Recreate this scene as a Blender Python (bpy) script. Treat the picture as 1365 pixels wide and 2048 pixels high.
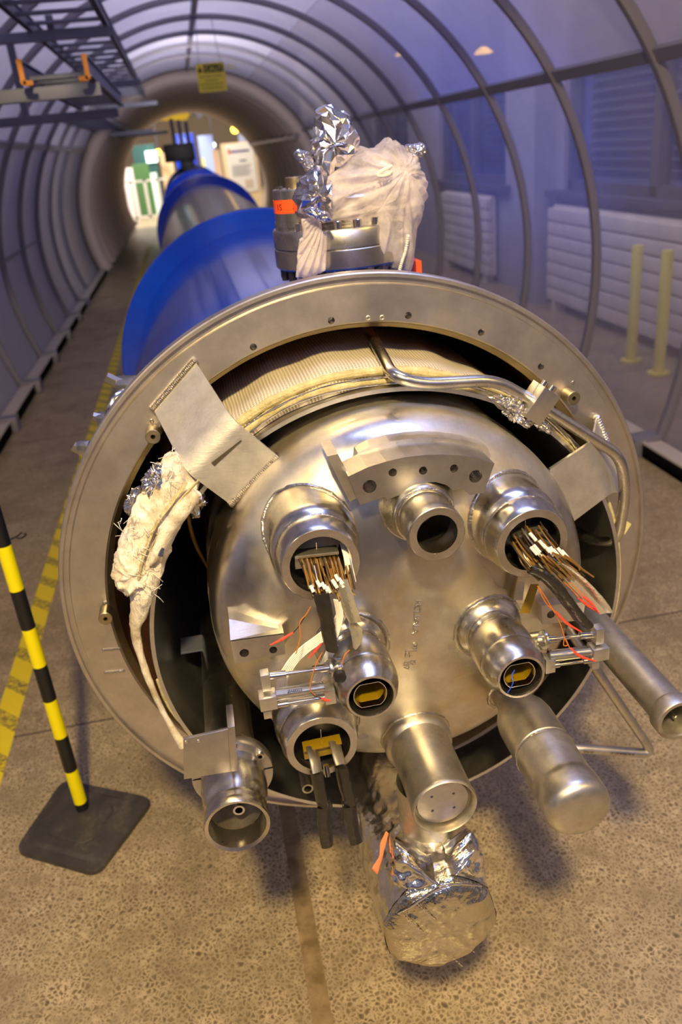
import bpy, bmesh, math, random
from mathutils import Vector, Matrix, noise
random.seed(7)
PI = math.pi
S = bpy.context.scene
C = S.collection
for o in list(bpy.data.objects): bpy.data.objects.remove(o)

# ------------------------------------------------------------------ camera
F_PX = 1605.79
YAW, PITCH, ROLL = 0.14394, 0.43231, -0.09937
CAM = Vector((-0.21425, -1.21685, 0.70283))
fw = Vector((math.sin(YAW)*math.cos(PITCH), math.cos(YAW)*math.cos(PITCH), -math.sin(PITCH)))
r0 = Vector((math.cos(YAW), -math.sin(YAW), 0)); u0 = r0.cross(fw)
RT = math.cos(ROLL)*r0 + math.sin(ROLL)*u0
UP = -math.sin(ROLL)*r0 + math.cos(ROLL)*u0
cam = bpy.data.cameras.new('camera'); camo = bpy.data.objects.new('camera', cam); C.objects.link(camo)
m = Matrix((RT, UP, -fw)).transposed().to_4x4(); m.translation = CAM
camo.matrix_world = m
cam.sensor_fit = 'HORIZONTAL'; cam.sensor_width = 24.0; cam.lens = F_PX/1365*24.0
cam.clip_start = 0.02; cam.clip_end = 200
cam.dof.use_dof = True; cam.dof.focus_distance = 1.08; cam.dof.aperture_fstop = 4.5
S.camera = camo

OFF = 0.0      # forward shift of a whole assembly along the magnet axis
def at(px, py, Y):
    """point of the plane y=Y seen at a pixel of the photograph"""
    Y = Y+OFF
    d = fw + RT*((px-682.5)/F_PX) + UP*((1024-py)/F_PX)
    return CAM + d*((Y-CAM.y)/d.y)
def atz(px, py, Z):
    d = fw + RT*((px-682.5)/F_PX) + UP*((1024-py)/F_PX)
    return CAM + d*((Z-CAM.z)/d.z)

# ------------------------------------------------------------------ world, lights, exposure
S.view_settings.view_transform = 'Standard'
try: S.view_settings.look = 'None'
except Exception: pass
S.view_settings.gamma = 1.0; S.view_settings.exposure = 0.10
w = bpy.data.worlds.new('world'); S.world = w; w.use_nodes = True
nt = w.node_tree; nt.nodes.clear()
wo = nt.nodes.new('ShaderNodeOutputWorld'); bg = nt.nodes.new('ShaderNodeBackground')
tc = nt.nodes.new('ShaderNodeTexCoord'); sp = nt.nodes.new('ShaderNodeSeparateXYZ')
rmp = nt.nodes.new('ShaderNodeValToRGB')
mr = nt.nodes.new('ShaderNodeMapRange'); mr.inputs[1].default_value = -1; mr.inputs[2].default_value = 1
nt.links.new(tc.outputs['Generated'], sp.inputs[0]); nt.links.new(sp.outputs[2], mr.inputs[0])
nt.links.new(mr.outputs[0], rmp.inputs[0]); nt.links.new(rmp.outputs[0], bg.inputs[0])
nt.links.new(bg.outputs[0], wo.inputs[0])
cr = rmp.color_ramp
cr.elements[0].position = 0.0; cr.elements[0].color = (.10, .085, .065, 1)
cr.elements[1].position = 1.0; cr.elements[1].color = (.23, .24, .42, 1)
e = cr.elements.new(.5); e.color = (.145, .12, .15, 1)
e = cr.elements.new(.68); e.color = (.17, .17, .24, 1)
wn_ = nt.nodes.new('ShaderNodeTexNoise'); wn_.inputs['Scale'].default_value = 2.6; wn_.inputs['Detail'].default_value = 3
nt.links.new(tc.outputs['Generated'], wn_.inputs['Vector'])
wm_ = nt.nodes.new('ShaderNodeMapRange'); nt.links.new(wn_.outputs['Fac'], wm_.inputs[0])
for i_, v_ in enumerate((.38, .62, .25, 1.45)): wm_.inputs[i_+1].default_value = v_
nt.links.new(wm_.outputs[0], bg.inputs[1])

def area(name, loc, target, size, power, color, size_y=None, spread=None):
    l = bpy.data.lights.new(name, 'AREA'); l.energy = power; l.color = color
    l.shape = 'RECTANGLE' if size_y else 'DISK'; l.size = size
    if size_y: l.size_y = size_y
    if spread: l.spread = spread
    o = bpy.data.objects.new(name, l); C.objects.link(o); o.location = loc
    o.rotation_euler = (Vector(target)-Vector(loc)).to_track_quat('-Z', 'Y').to_euler()
    return o
WARM = (1.0, .76, .36)
area('hall_lamp_key', (-.42, -2.0, 2.2), (0, 0, -.1), .20, 138, WARM)
area('hall_lamp_side', (2.2, -2.6, 3.0), (.4, -.2, -.1), .9, 25, (1.0, .66, .18))
area('hall_lamp_left', (-3.0, -1.2, 3.0), (-.3, .3, -.2), .5, 12, (1.0, .76, .46))
area('hall_blue_fill', (.8, -5.5, 3.4), (0, 0, 0), 3.0, 46, (.46, .50, 1.0), 1.2)  # blue fill added behind the camera, not an actual window
area('roof_daylight', (.12, 6.2, 3.6), (.12, 6.2, 0), 2.6, 300, (.90, .86, .98), 9.0)
area('roof_daylight_front', (.5, .3, 3.1), (.2, .1, 0), 1.8, 55, (.40, .48, 1.0), 1.2)
area('window_daylight', (3.75, 4.6, 1.4), (0, 4.4, .6), 4.2, 125, (.22, .36, 1.0), 2.2, spread=math.radians(80))
area('radiator_fill', (2.55, 2.2, 3.4), (2.9, 4.2, -.4), .4, 24, (1.0, .84, .66))  # warm fill added to light the radiators and wall
area('left_panel_fill', (-2.6, 4.5, 3.4), (-1.8, 4.5, 0), .5, 60, (.92, .86, .96), 6.0)  # unseen fill added to lift the left panels and floor
area('far_hall_light', (.4, 29, 5.4), (.4, 29.5, 0), 8, 1500, (1, .88, .72), 8)
area('far_board_fill', (-1.5, 21.6, 4.6), (.8, 25.5, -.5), 2.0, 900, (1, .92, .82), 1.0)  # fill added so the far display board comes out bright
area('arch_rib_fill', (.12, 8.3, 1.15), (.12, 18, .8), .5, 24, (1, .9, .84))  # unseen fill added to brighten the far ribs

# ------------------------------------------------------------------ helpers
def link(o, parent=None):
    C.objects.link(o)
    if parent: o.parent = parent
    return o
def tag(o, label=None, cat=None, group=None, kind=None):
    if label: o['label'] = label
    if cat: o['category'] = cat
    if group: o['group'] = group
    if kind: o['kind'] = kind
    return o
def thing(name, loc, label, cat, group=None):
    o = bpy.data.objects.new(name, None); o.location = loc; o.empty_display_size = .05
    return tag(link(o), label, cat, group)
def make(name, vf, mat, parent=None, smooth=True, bevel=0, kind=None, label=None):
    """link a mesh given in world coordinates; a parent is an unrotated empty or mesh"""
    v, f = vf
    me = bpy.data.meshes.new(name); me.from_pydata([tuple(p) for p in v], [], f); me.update()
    bm = bmesh.new(); bm.from_mesh(me); bmesh.ops.recalc_face_normals(bm, faces=bm.faces)
    if bevel:
        ed = [e for e in bm.edges if len(e.link_faces) == 2 and e.calc_face_angle(0) > .6]
        bmesh.ops.bevel(bm, geom=ed, offset=bevel, segments=2, affect='EDGES', profile=.6, clamp_overlap=True)
    for fc in bm.faces: fc.smooth = smooth
    if smooth:
        for e in bm.edges:
            if len(e.link_faces) == 2 and e.calc_face_angle(0) > .62: e.smooth = False
    bm.to_mesh(me); bm.free()
    me.materials.append(mat)
    o = bpy.data.objects.new(name, me); link(o)
    if parent:
        o.parent = parent
        base = Vector((0, 0, 0)); p = parent
        while p: base += p.location; p = p.parent
        for vv in me.vertices: vv.co -= base
    if kind: o['kind'] = kind
    if label: o['label'] = label
    return o
def join(*vfs):
    V, Fc = [], []
    for v, f in vfs:
        n = len(V); V += [Vector(p) for p in v]; Fc += [tuple(i+n for i in q) for q in f]
    return V, Fc
def box(x0, x1, y0, y1, z0, z1):
    v = [(x, y, z) for x in (x0, x1) for y in (y0, y1) for z in (z0, z1)]
    return v, [(0,1,3,2),(4,6,7,5),(0,4,5,1),(2,3,7,6),(0,2,6,4),(1,5,7,3)]
def obox(c, ax, ay, az, hx, hy, hz):
    """oriented box: centre, three unit axes, half sizes"""
    c = Vector(c); v = [c+ax*(sx*hx)+ay*(sy*hy)+az*(sz*hz) for sx in (-1,1) for sy in (-1,1) for sz in (-1,1)]
    return v, [(0,1,3,2),(4,6,7,5),(0,4,5,1),(2,3,7,6),(0,2,6,4),(1,5,7,3)]
def beam(a, b, wx, wz, up=Vector((0,0,1))):
    a = Vector(a); b = Vector(b); d = (b-a); L = d.length; d.normalize()
    s = d.cross(up)
    if s.length < 1e-4: s = Vector((1,0,0))
    s.normalize(); t = s.cross(d)
    return obox((a+b)/2, d, s, t, L/2, wx/2, wz/2)
def lathe(prof, c=(0, 0), seg=64, axis='Y', closed=False):
    """prof: (radius, position along axis); c: centre in the other two coordinates"""
    V, Fc = [], []
    rings = []
    for r, h in prof:
        if r < 1e-6:
            rings.append([len(V)]); P = [(0, 0)]
        else:
            rings.append(list(range(len(V), len(V)+seg))); P = [(r*math.cos(2*PI*k/seg), r*math.sin(2*PI*k/seg)) for k in range(seg)]
        for a, b in P:
            if axis == 'Y': V.append(Vector((c[0]+a, h, c[1]+b)))
            elif axis == 'Z': V.append(Vector((c[0]+a, c[1]+b, h)))
            else: V.append(Vector((h, c[0]+a, c[1]+b)))
    n = len(rings)
    for i in range(n if closed else n-1):
        A, B = rings[i], rings[(i+1) % n]
        if len(A) == 1 and len(B) == 1: continue
        for k in range(seg):
            k2 = (k+1) % seg
            if len(A) == 1: Fc.append((A[0], B[k], B[k2]))
            elif len(B) == 1: Fc.append((A[k], A[k2], B[0]))
            else: Fc.append((A[k], A[k2], B[k2], B[k]))
    return V, Fc
def orient(vf, origin, direction):
    """take geometry built along +Z at the origin to an origin and a direction"""
    q = Vector((0,0,1)).rotation_difference(Vector(direction).normalized()); o = Vector(origin)
    return [q @ Vector(p) + o for p in vf[0]], vf[1]
def cyl(a, b, r, seg=24, r2=None):
    a = Vector(a); b = Vector(b); L = (b-a).length
    return orient(lathe([(0, 0), (r, 0), (r2 or r, L), (0, L)], seg=seg, axis='Z'), a, b-a)
def smooth_path(P, n=8, rad=None):
    P = [Vector(p) for p in P]
    if rad:     # straight runs with rounded bends
        out = [P[0]]
        for i in range(1, len(P)-1):
            a, b, c = P[i-1], P[i], P[i+1]
            d1 = min(rad, (a-b).length*.48); d2 = min(rad, (c-b).length*.48)
            s, e = b+(a-b).normalized()*d1, b+(c-b).normalized()*d2
            for k in range(n+1):
                t = k/n; out.append(s*(1-t)**2+b*2*t*(1-t)+e*t*t)
        return out+[P[-1]]
    out = []
    for i in range(len(P)-1):
        p0 = P[max(i-1,0)]; p1 = P[i]; p2 = P[i+1]; p3 = P[min(i+2, len(P)-1)]
        for k in range(n):
            t = k/n
            out.append(.5*((2*p1)+(p2-p0)*t+(2*p0-5*p1+4*p2-p3)*t*t+(3*p1-p0-3*p2+p3)*t**3))
    return out+[P[-1]]
def sweep(P, r, seg=12, caps=True, flat=1.0, flatdir=None, radii=None):
    """tube along a path; flat<1 squashes the section along flatdir"""
    V, Fc = [], []; n = len(P); nrm = None
    for i, p in enumerate(P):
        t = (P[min(i+1, n-1)]-P[max(i-1, 0)]).normalized()
        if flatdir is not None: a = (flatdir-t*flatdir.dot(t)).normalized()
        elif nrm is None:
            a = t.orthogonal().normalized()
        else: a = (nrm-t*nrm.dot(t)).normalized()
        nrm = a; b = t.cross(a)
        rr = radii[i] if radii else r
        for k in range(seg):
            th = 2*PI*k/seg; V.append(p+a*(rr*flat*math.cos(th))+b*(rr*math.sin(th)))
    for i in range(n-1):
        for k in range(seg):
            k2 = (k+1) % seg; Fc.append((i*seg+k, i*seg+k2, (i+1)*seg+k2, (i+1)*seg+k))
    if caps: Fc += [tuple(range(seg)), tuple(range((n-1)*seg, n*seg))]
    return V, Fc
def grid(fn, nu, nv, cu=False):
    V = [fn(i/nu, j/nv) for i in range(nu+1) for j in range(nv+1)]
    return V, [(i*(nv+1)+j, i*(nv+1)+j+1, (i+1)*(nv+1)+j+1, (i+1)*(nv+1)+j) for i in range(nu) for j in range(nv)]
def solid(vf, t, nrm):
    """extrude an open sheet by a constant vector into a solid plate"""
    V, Fc = vf; n = len(V); off = Vector(nrm)*t
    V2 = [Vector(p) for p in V]+[Vector(p)+off for p in V]
    F2 = list(Fc)+[tuple(i+n for i in reversed(f)) for f in Fc]
    from collections import Counter
    cnt = Counter()
    for f in Fc:
        for a, b in zip(f, f[1:]+f[:1]): cnt[frozenset((a, b))] += 1
    for f in Fc:
        for a, b in zip(f, f[1:]+f[:1]):
            if cnt[frozenset((a, b))] == 1: F2.append((a, b, b+n, a+n))
    return V2, F2
def ridged(p, s):
    p = Vector(p)*s
    return (1-abs(noise.noise(p))*2)*.5+(1-abs(noise.noise(p*2.1+Vector((3,1,7))))*2)*.3+(1-abs(noise.noise(p*4.3))*2)*.15
def cut(o, cutters):
    """real holes: boolean difference, then drop the cutters"""
    me = bpy.data.meshes.new('c')
    V, Fc = join(*cutters); me.from_pydata([tuple(p) for p in V], [], Fc)
    bm = bmesh.new(); bm.from_mesh(me); bmesh.ops.recalc_face_normals(bm, faces=bm.faces); bm.to_mesh(me); bm.free()
    c = bpy.data.objects.new('c', me); C.objects.link(c)
    base = Vector((0,0,0)); p = o.parent
    while p: base += p.location; p = p.parent
    c.location = base*0
    for vv in me.vertices: vv.co -= Vector((0,0,0))
    if o.parent: 
        c.location = (0,0,0)
    md = o.modifiers.new('b', 'BOOLEAN'); md.operation = 'DIFFERENCE'; md.object = c; md.solver = 'EXACT'
    dg = bpy.context.evaluated_depsgraph_get(); dg.update()
    nm = bpy.data.meshes.new_from_object(o.evaluated_get(dg))
    o.modifiers.clear(); o.data = nm
    bpy.data.objects.remove(c)
    return o
def text_mesh(s, size, origin, right, up, mat, name, parent=None, depth=.0006, font_shear=0, align='LEFT', bold=0):
    cu = bpy.data.curves.new('t', 'FONT'); cu.body = s; cu.size = size; cu.extrude = depth; cu.align_x = align; cu.offset = bold
    o = bpy.data.objects.new('t', cu); C.objects.link(o)
    dg = bpy.context.evaluated_depsgraph_get(); dg.update()
    me = bpy.data.meshes.new_from_object(o.evaluated_get(dg)); bpy.data.objects.remove(o)
    right = Vector(right).normalized(); up = Vector(up).normalized(); nn = right.cross(up); o0 = Vector(origin)
    V = [o0+right*v.co.x+up*v.co.y+nn*v.co.z for v in me.vertices]
    Fc = [tuple(p.vertices) for p in me.polygons]
    return make(name, (V, Fc), mat, parent, smooth=False)

# ------------------------------------------------------------------ materials
def lin(c):
    return tuple((x/12.92 if x <= .04045 else ((x+.055)/1.055)**2.4) for x in c)+(1,)
def rgb(r, g, b): return lin((r/255, g/255, b/255))
class M:
    def __init__(s, name, color, rough=.5, metal=0, **kw):
        s.m = bpy.data.materials.new(name); s.m.use_nodes = True; s.t = s.m.node_tree
        s.p = s.t.nodes['Principled BSDF']
        s.p.inputs['Base Color'].default_value = color; s.p.inputs['Roughness'].default_value = rough
        s.p.inputs['Metallic'].default_value = metal
        for k, v in kw.items(): s.p.inputs[k.replace('_', ' ')].default_value = v
        s.color = color
        s.tc = s.t.nodes.new('ShaderNodeTexCoord')
    def n(s, typ, **kw):
        nd = s.t.nodes.new(typ)
        for k, v in kw.items(): setattr(nd, k, v)
        return nd
    def l(s, a, b): s.t.links.new(a, b)
    def noise(s, scale, detail=4, rough=.6, vec=None, stretch=None):
        nd = s.n('ShaderNodeTexNoise'); nd.inputs['Scale'].default_value = scale
        nd.inputs['Detail'].default_value = detail; nd.inputs['Roughness'].default_value = rough
        v = vec or s.tc.outputs['Object']
        if stretch:
            mp = s.n('ShaderNodeMapping'); mp.inputs['Scale'].default_value = stretch; s.l(v, mp.inputs[0]); v = mp.outputs[0]
        s.l(v, nd.inputs['Vector']); return nd.outputs['Fac']
    def ramp(s, fac, stops):
        r = s.n('ShaderNodeValToRGB'); s.l(fac, r.inputs[0]); e = r.color_ramp.elements
        e[0].position, e[0].color = stops[0]; e[1].position, e[1].color = stops[-1]
        for p, c in stops[1:-1]:
            x = e.new(p); x.color = c
        return r.outputs[0]
    def mix(s, fac, a, b, mode='MIX'):
        nd = s.n('ShaderNodeMix', data_type='RGBA', blend_type=mode)
        if isinstance(fac, float): nd.inputs[0].default_value = fac
        else: s.l(fac, nd.inputs[0])
        for i, x in ((6, a), (7, b)):
            if isinstance(x, tuple): nd.inputs[i].default_value = x
            else: s.l(x, nd.inputs[i])
        return nd.outputs[2]
    def bump(s, h, strength=.2, dist=.01, prev=None):
        b = s.n('ShaderNodeBump'); b.inputs['Strength'].default_value = strength; b.inputs['Distance'].default_value = dist
        s.l(h, b.inputs['Height'])
        if prev: s.l(prev, b.inputs['Normal'])
        s.l(b.outputs[0], s.p.inputs['Normal']); return b.outputs[0]
    def maprange(s, f, a, b, c, d):
        nd = s.n('ShaderNodeMapRange'); s.l(f, nd.inputs[0])
        for i, x in enumerate((a, b, c, d)): nd.inputs[i+1].default_value = x
        return nd.outputs[0]

def steel(name, col, r0, r1, stain=None, stain_amt=.5, brush=None, bump=.05, nscale=9):
    a = M(name, col, r0, 1)
    f = a.noise(nscale, 6, .62)
    f2 = a.noise(nscale*4.3, 5, .7)
    a.l(a.maprange(f, .3, .7, r0, r1), a.p.inputs['Roughness'])
    c = a.mix(a.maprange(f2, .35, .7, 0, 1), col, tuple(x*.78 for x in col[:3])+(1,))
    if stain:
        c = a.mix(a.maprange(f, .52, .68, 0, stain_amt), c, stain)
    a.l(c, a.p.inputs['Base Color'])
    pv = a.bump(a.noise(nscale*1.4, 3, .5), bump, .01)
    if brush: a.bump(a.noise(60, 3, .6, stretch=brush), .12, .002, pv)
    return a
STEEL = steel('brushed_stainless_steel', (.66, .625, .55, 1), .2, .34, (.42, .33, .2, 1), .5, bump=.03)
DOME = steel('ground_stainless_steel', (.72, .67, .58, 1), .2, .5, (.60, .46, .22, 1), .75, bump=.2, nscale=7)
_n = DOME.noise(5, 3, .55); DOME.l(DOME.maprange(_n, .46, .56, .25, .48), DOME.p.inputs['Roughness'])
FLANGE = steel('machined_flange_steel', (.66, .61, .565, 1), .33, .48, (.56, .46, .33, 1), .6, bump=.02, nscale=5)
DULL = steel('dull_stainless_tube', (.64, .60, .51, 1), .34, .54, (.3, .23, .15, 1), .7, bump=.02, nscale=14)
POL = steel('polished_turned_steel', (.70, .66, .60, 1), .12, .2, None, bump=.01)
PLATE = steel('milled_steel_plate', (.55, .52, .49, 1), .28, .4, None, brush=(1, 1, 12), bump=.02)
ALU = steel('milled_aluminium', (.72, .70, .66, 1), .28, .42, None, brush=(2, 12, 1), bump=.01)
STRAP = steel('bent_steel_strap', (.78, .74, .67, 1), .42, .58, (.5, .43, .34, 1), .4, brush=(1, 6, 6), bump=.02)
BRASS = steel('bronze_stud_metal', (.46, .38, .24, 1), .3, .42, None)
DARKST = steel('dark_steel_fastener', (.12, .11, .12, 1), .35, .5, None)
WELD = M('weld_bead_steel', (.56, .52, .46, 1), .25, 1); WELD.bump(WELD.noise(260, 3), .5, .002)
VTUBE = M('bare_vessel_band_steel', (.55, .55, .58, 1), .2, 1); VTUBE.bump(VTUBE.noise(30, 2, .5, stretch=(1, .02, 1)), .25, .004)
DEEP = M('unlit_bore_steel', (.09, .08, .07, 1), .5, 1)  # dark copy of the steel, paints in the darkness inside the bores
RUST = M('brown_primer_coating', rgb(96, 58, 38), .55); RUST.l(RUST.ramp(RUST.noise(9), [(.3, rgb(70, 48, 36)), (.7, rgb(120, 72, 44))]), RUST.p.inputs['Base Color'])
BLUE = M('glossy_blue_paint', rgb(10, 58, 190), .16, Coat_Weight=.5, Coat_Roughness=.08)
BLUE.l(BLUE.ramp(BLUE.noise(5), [(.3, rgb(6, 50, 176)), (.7, rgb(14, 66, 202))]), BLUE.p.inputs['Base Color'])
BLACK = M('black_painted_metal', rgb(22, 22, 26), .45)
BTAPE = M('black_tape', rgb(34, 31, 29), .24, Coat_Weight=.25); BTAPE.bump(BTAPE.noise(70, 3), .5, .004)
RUBBER = M('recycled_black_rubber', rgb(58, 54, 52), .55)
RUBBER.l(RUBBER.ramp(RUBBER.noise(14, 7, .75), [(.3, rgb(46, 43, 42)), (.55, rgb(64, 59, 55)), (.75, rgb(98, 88, 78))]), RUBBER.p.inputs['Base Color']); RUBBER.bump(RUBBER.noise(55, 5), .4, .003)
YEL = M('yellow_plastic', rgb(242, 226, 0), .38); YELB = M('pale_yellow_post_paint', rgb(226, 214, 84), .5)
BLK = M('black_plastic', rgb(24, 23, 24), .4)
GALV = M('galvanised_steel', (.17, .18, .25, 1), .5, .6); GALV.bump(GALV.noise(30), .08, .003)
RIBM = M('grey_arch_frame_paint', rgb(138, 134, 146), .42, .35)
RAILM = M('pale_rail_paint', rgb(190, 180, 172), .45, .1)
RIBD = M('brown_grey_arch_paint', rgb(214, 196, 184), .5, .05)
ORANGE = M('orange_plastic_cap', rgb(232, 140, 20), .4)
OLABEL = M('orange_label', rgb(246, 84, 30), .45); INK = M('black_ink', rgb(16, 15, 16), .5)
SIGNY = M('yellow_sign_board', rgb(236, 214, 60), .45)
WHITE = M('white_plastic', rgb(232, 226, 214), .4)
CLOTHW = M('white_woven_ribbon', rgb(236, 230, 220), .6)
KAPT = M('amber_wire_enamel', rgb(142, 104, 42), .3, .4, Coat_Weight=.4)
COPP = M('oxidised_brown_conductor', rgb(84, 66, 44), .4, .75)
ORW = M('orange_wire', rgb(200, 112, 24), .35); RED = M('red_shrink_tube', rgb(236, 70, 52), .3, Coat_Weight=.4)
BLUEW = M('blue_wire', rgb(40, 80, 220), .35)
KAPF = M('amber_film_and_light_tint', rgb(132, 106, 14), .25, .1, Coat_Weight=.3)
TAPEW = M('silvery_flat_cable', (.66, .62, .52, 1), .22, .75); TAPEW.bump(TAPEW.noise(70, 3), .5, .003)
CREAM = M('cream_masking_tape', rgb(206, 196, 140), .6)
ROPE = M('white_braided_rope', rgb(226, 220, 208), .7)
FOIL = M('crumpled_aluminised_foil', (.80, .765, .70, 1), .11, 1); fb = FOIL.n('ShaderNodeTexVoronoi'); fb.inputs['Scale'].default_value = 34; FOIL.l(FOIL.tc.outputs['Object'], fb.inputs['Vector'])
FOIL.bump(FOIL.noise(90, 4), .25, .003, FOIL.bump(fb.outputs['Distance'], .35, .006))
FOIL3 = M('loose_aluminised_foil', (.82, .79, .78, 1), .14, 1); FOIL3.bump(FOIL3.noise(45, 4), .2, .004)
FOIL2 = M('smooth_aluminised_film', (.88, .84, .76, 1), .24, 1); FOIL2.bump(FOIL2.noise(16, 5, .65), .3, .010)
FOILE = M('creased_foil_end', (.62, .57, .42, 1), .13, 1); FOILE.bump(FOILE.noise(17, 5, .6), .5, .016)
# glass vial
GLASS = M('clear_glass', (.95, .96, .96, 1), .03, 0, Transmission_Weight=1.0, IOR=1.45)
# netting over the instrument port
NET = M('white_tulle_netting', rgb(250, 240, 240), .8); nn = NET.t
mxs = NET.n('ShaderNodeMixShader'); tr = NET.n('ShaderNodeBsdfTransparent'); tl = NET.n('ShaderNodeBsdfTranslucent'); tl.inputs[0].default_value = rgb(244, 232, 232)
ms2 = NET.n('ShaderNodeMixShader'); ms2.inputs[0].default_value = .35; NET.l(NET.p.outputs[0], ms2.inputs[1]); NET.l(tl.outputs[0], ms2.inputs[2])
fac = NET.maprange(NET.noise(18, 5, .6), .35, .68, .26, .74)
NET.l(fac, mxs.inputs[0]); NET.l(tr.outputs[0], mxs.inputs[1]); NET.l(ms2.outputs[0], mxs.inputs[2]); NET.l(mxs.outputs[0], nn.nodes['Material Output'].inputs[0])
# insulation blanket: open weave over silvered film
MLI = M('woven_insulation_blanket', rgb(196, 182, 146), .5, .25)
wv = []
_sx = MLI.n('ShaderNodeSeparateXYZ'); _wm = MLI.n('ShaderNodeMix', data_type='RGBA'); _wm.inputs[0].default_value = .006
_wn = MLI.n('ShaderNodeTexNoise'); _wn.inputs['Scale'].default_value = 14; MLI.l(MLI.tc.outputs['Object'], _wn.inputs['Vector'])
MLI.l(MLI.tc.outputs['Object'], _wm.inputs[6]); MLI.l(_wn.outputs['Color'], _wm.inputs[7]); MLI.l(_wm.outputs[2], _sx.inputs[0])
def _mth(op, a, b=None):
    nd = MLI.n('ShaderNodeMath', operation=op)
    for i, x in enumerate((a, b)):
        if x is None: continue
        if isinstance(x, (int, float)): nd.inputs[i].default_value = x
        else: MLI.l(x, nd.inputs[i])
    return nd.outputs[0]
_ang = _mth('ARCTAN2', _mth('SUBTRACT', _sx.outputs[0], .025), _mth('SUBTRACT', _sx.outputs[2], .807))
wv = [_mth('POWER', _mth('ABSOLUTE', _mth('SINE', _mth('MULTIPLY', _ang, 260.0))), 3.0), _mth('POWER', _mth('ABSOLUTE', _mth('SINE', _mth('MULTIPLY', _sx.outputs[1], 640.0))), 3.0)]
mm = MLI.n('ShaderNodeMath', operation='MAXIMUM'); MLI.l(wv[0], mm.inputs[0]); MLI.l(wv[1], mm.inputs[1])
MLI.l(MLI.mix(MLI.maprange(MLI.noise(11, 5, .65), .42, .7, 0, .7), MLI.ramp(mm.outputs[0], [(.3, rgb(150, 132, 104)), (.9, rgb(238, 228, 206))]), rgb(214, 202, 172)), MLI.p.inputs['Base Color'])
MLI.bump(mm.outputs[0], .3, .002)
MLIE = M('yellowed_blanket_edge', rgb(206, 192, 138), .6); MLIE.bump(MLIE.noise(70, 6, .7), .9, .008); MLIE.l(MLIE.ramp(MLIE.noise(40, 5, .7), [(.35, rgb(172, 156, 104)), (.65, rgb(214, 202, 156))]), MLIE.p.inputs['Base Color'])
FLUFF = M('torn_fibre_fleece', rgb(234, 224, 206), .8)
FLUFF.l(FLUFF.ramp(FLUFF.noise(26, 6, .7), [(.32, rgb(178, 160, 128)), (.6, rgb(240, 232, 218))]), FLUFF.p.inputs['Base Color']); FLUFF.bump(FLUFF.noise(60, 6, .7, stretch=(1, 1, .3)), .9, .008)
# arch panels of twin-wall plastic
def panel(name, col, trans, rough=.3):
    a = M(name, col, rough); t = a.t
    tp = a.n('ShaderNodeBsdfTransparent'); tp.inputs[0].default_value = (.88, .88, .95, 1)
    tl = a.n('ShaderNodeBsdfTranslucent'); tl.inputs[0].default_value = col
    m1 = a.n('ShaderNodeMixShader'); m1.inputs[0].default_value = .45; a.l(a.p.outputs[0], m1.inputs[1]); a.l(tl.outputs[0], m1.inputs[2])
    m2 = a.n('ShaderNodeMixShader'); m2.inputs[0].default_value = 1-trans; a.l(tp.outputs[0], m2.inputs[1]); a.l(m1.outputs[0], m2.inputs[2])
    a.l(m2.outputs[0], t.nodes['Material Output'].inputs[0])
    a.l(a.maprange(a.noise(3, 4), .3, .7, 1-trans-.05, 1-trans+.05), m2.inputs[0])
    a.bump(a.noise(5, 2), .08, .01)
    return a
PANR = panel('clear_arch_panel', rgb(190, 184, 196), .72, .22)
PANS = panel('hazy_arch_panel', rgb(206, 200, 214), .30, .2)
PANC = panel('frosted_arch_panel', rgb(226, 224, 234), .10, .3)
PANL = panel('grey_arch_panel', rgb(196, 192, 206), .10, .3)
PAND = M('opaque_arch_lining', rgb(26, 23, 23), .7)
WALLM = M('hall_wall_paint', rgb(158, 152, 160), .7); WALLM.bump(WALLM.noise(20), .05, .004)
WFRAME = M('window_frame_paint', rgb(74, 72, 86), .5); LOUV = M('blind_slat_paint', rgb(52, 58, 84), .4)
WGL = M('window_glass', (.75, .85, 1, 1), .05); 
_m = WGL.n('ShaderNodeMixShader'); _m.inputs[0].default_value = .12; _t = WGL.n('ShaderNodeBsdfTransparent'); _t.inputs[0].default_value = (.6, .72, 1, 1); _g = WGL.n('ShaderNodeBsdfGlossy'); _g.inputs['Roughness'].default_value = .05
WGL.l(_t.outputs[0], _m.inputs[1]); WGL.l(_g.outputs[0], _m.inputs[2]); WGL.l(_m.outputs[0], WGL.t.nodes['Material Output'].inputs[0])
RADM = M('cream_radiator_enamel', rgb(214, 202, 186), .4)
def emis(name, col, st):
    a = M(name, col, .5); a.p.inputs['Emission Color'].default_value = col; a.p.inputs['Emission Strength'].default_value = st; return a
LAMPY = emis('sodium_lamp_glow', (1, .55, .04, 1), 9); LAMPW = emis('lit_white_lamp', (.8, .92, 1, 1), 5)
SCREEN = emis('lit_screen', (.75, 1, .95, 1), 2.0)

# floor: polished aggregate concrete
FLOOR = M('polished_aggregate_concrete', rgb(150, 132, 106), .3)
vo = FLOOR.n('ShaderNodeTexVoronoi', feature='DISTANCE_TO_EDGE'); vo.inputs['Scale'].default_value = 98; 
wob = FLOOR.n('ShaderNodeMix', data_type='RGBA'); wob.inputs[0].default_value = .019
nz = FLOOR.n('ShaderNodeTexNoise'); nz.inputs['Scale'].default_value = 62; FLOOR.l(FLOOR.tc.outputs['Object'], nz.inputs['Vector'])
FLOOR.l(FLOOR.tc.outputs['Object'], wob.inputs[6]); FLOOR.l(nz.outputs['Color'], wob.inputs[7]); FLOOR.l(wob.outputs[2], vo.inputs['Vector'])
cell = FLOOR.ramp(vo.outputs['Distance'], [(.04, rgb(190, 170, 136)), (.18, rgb(142, 124, 92)), (.40, rgb(92, 78, 54))])
big = FLOOR.noise(3.2, 6, .65)
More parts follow.
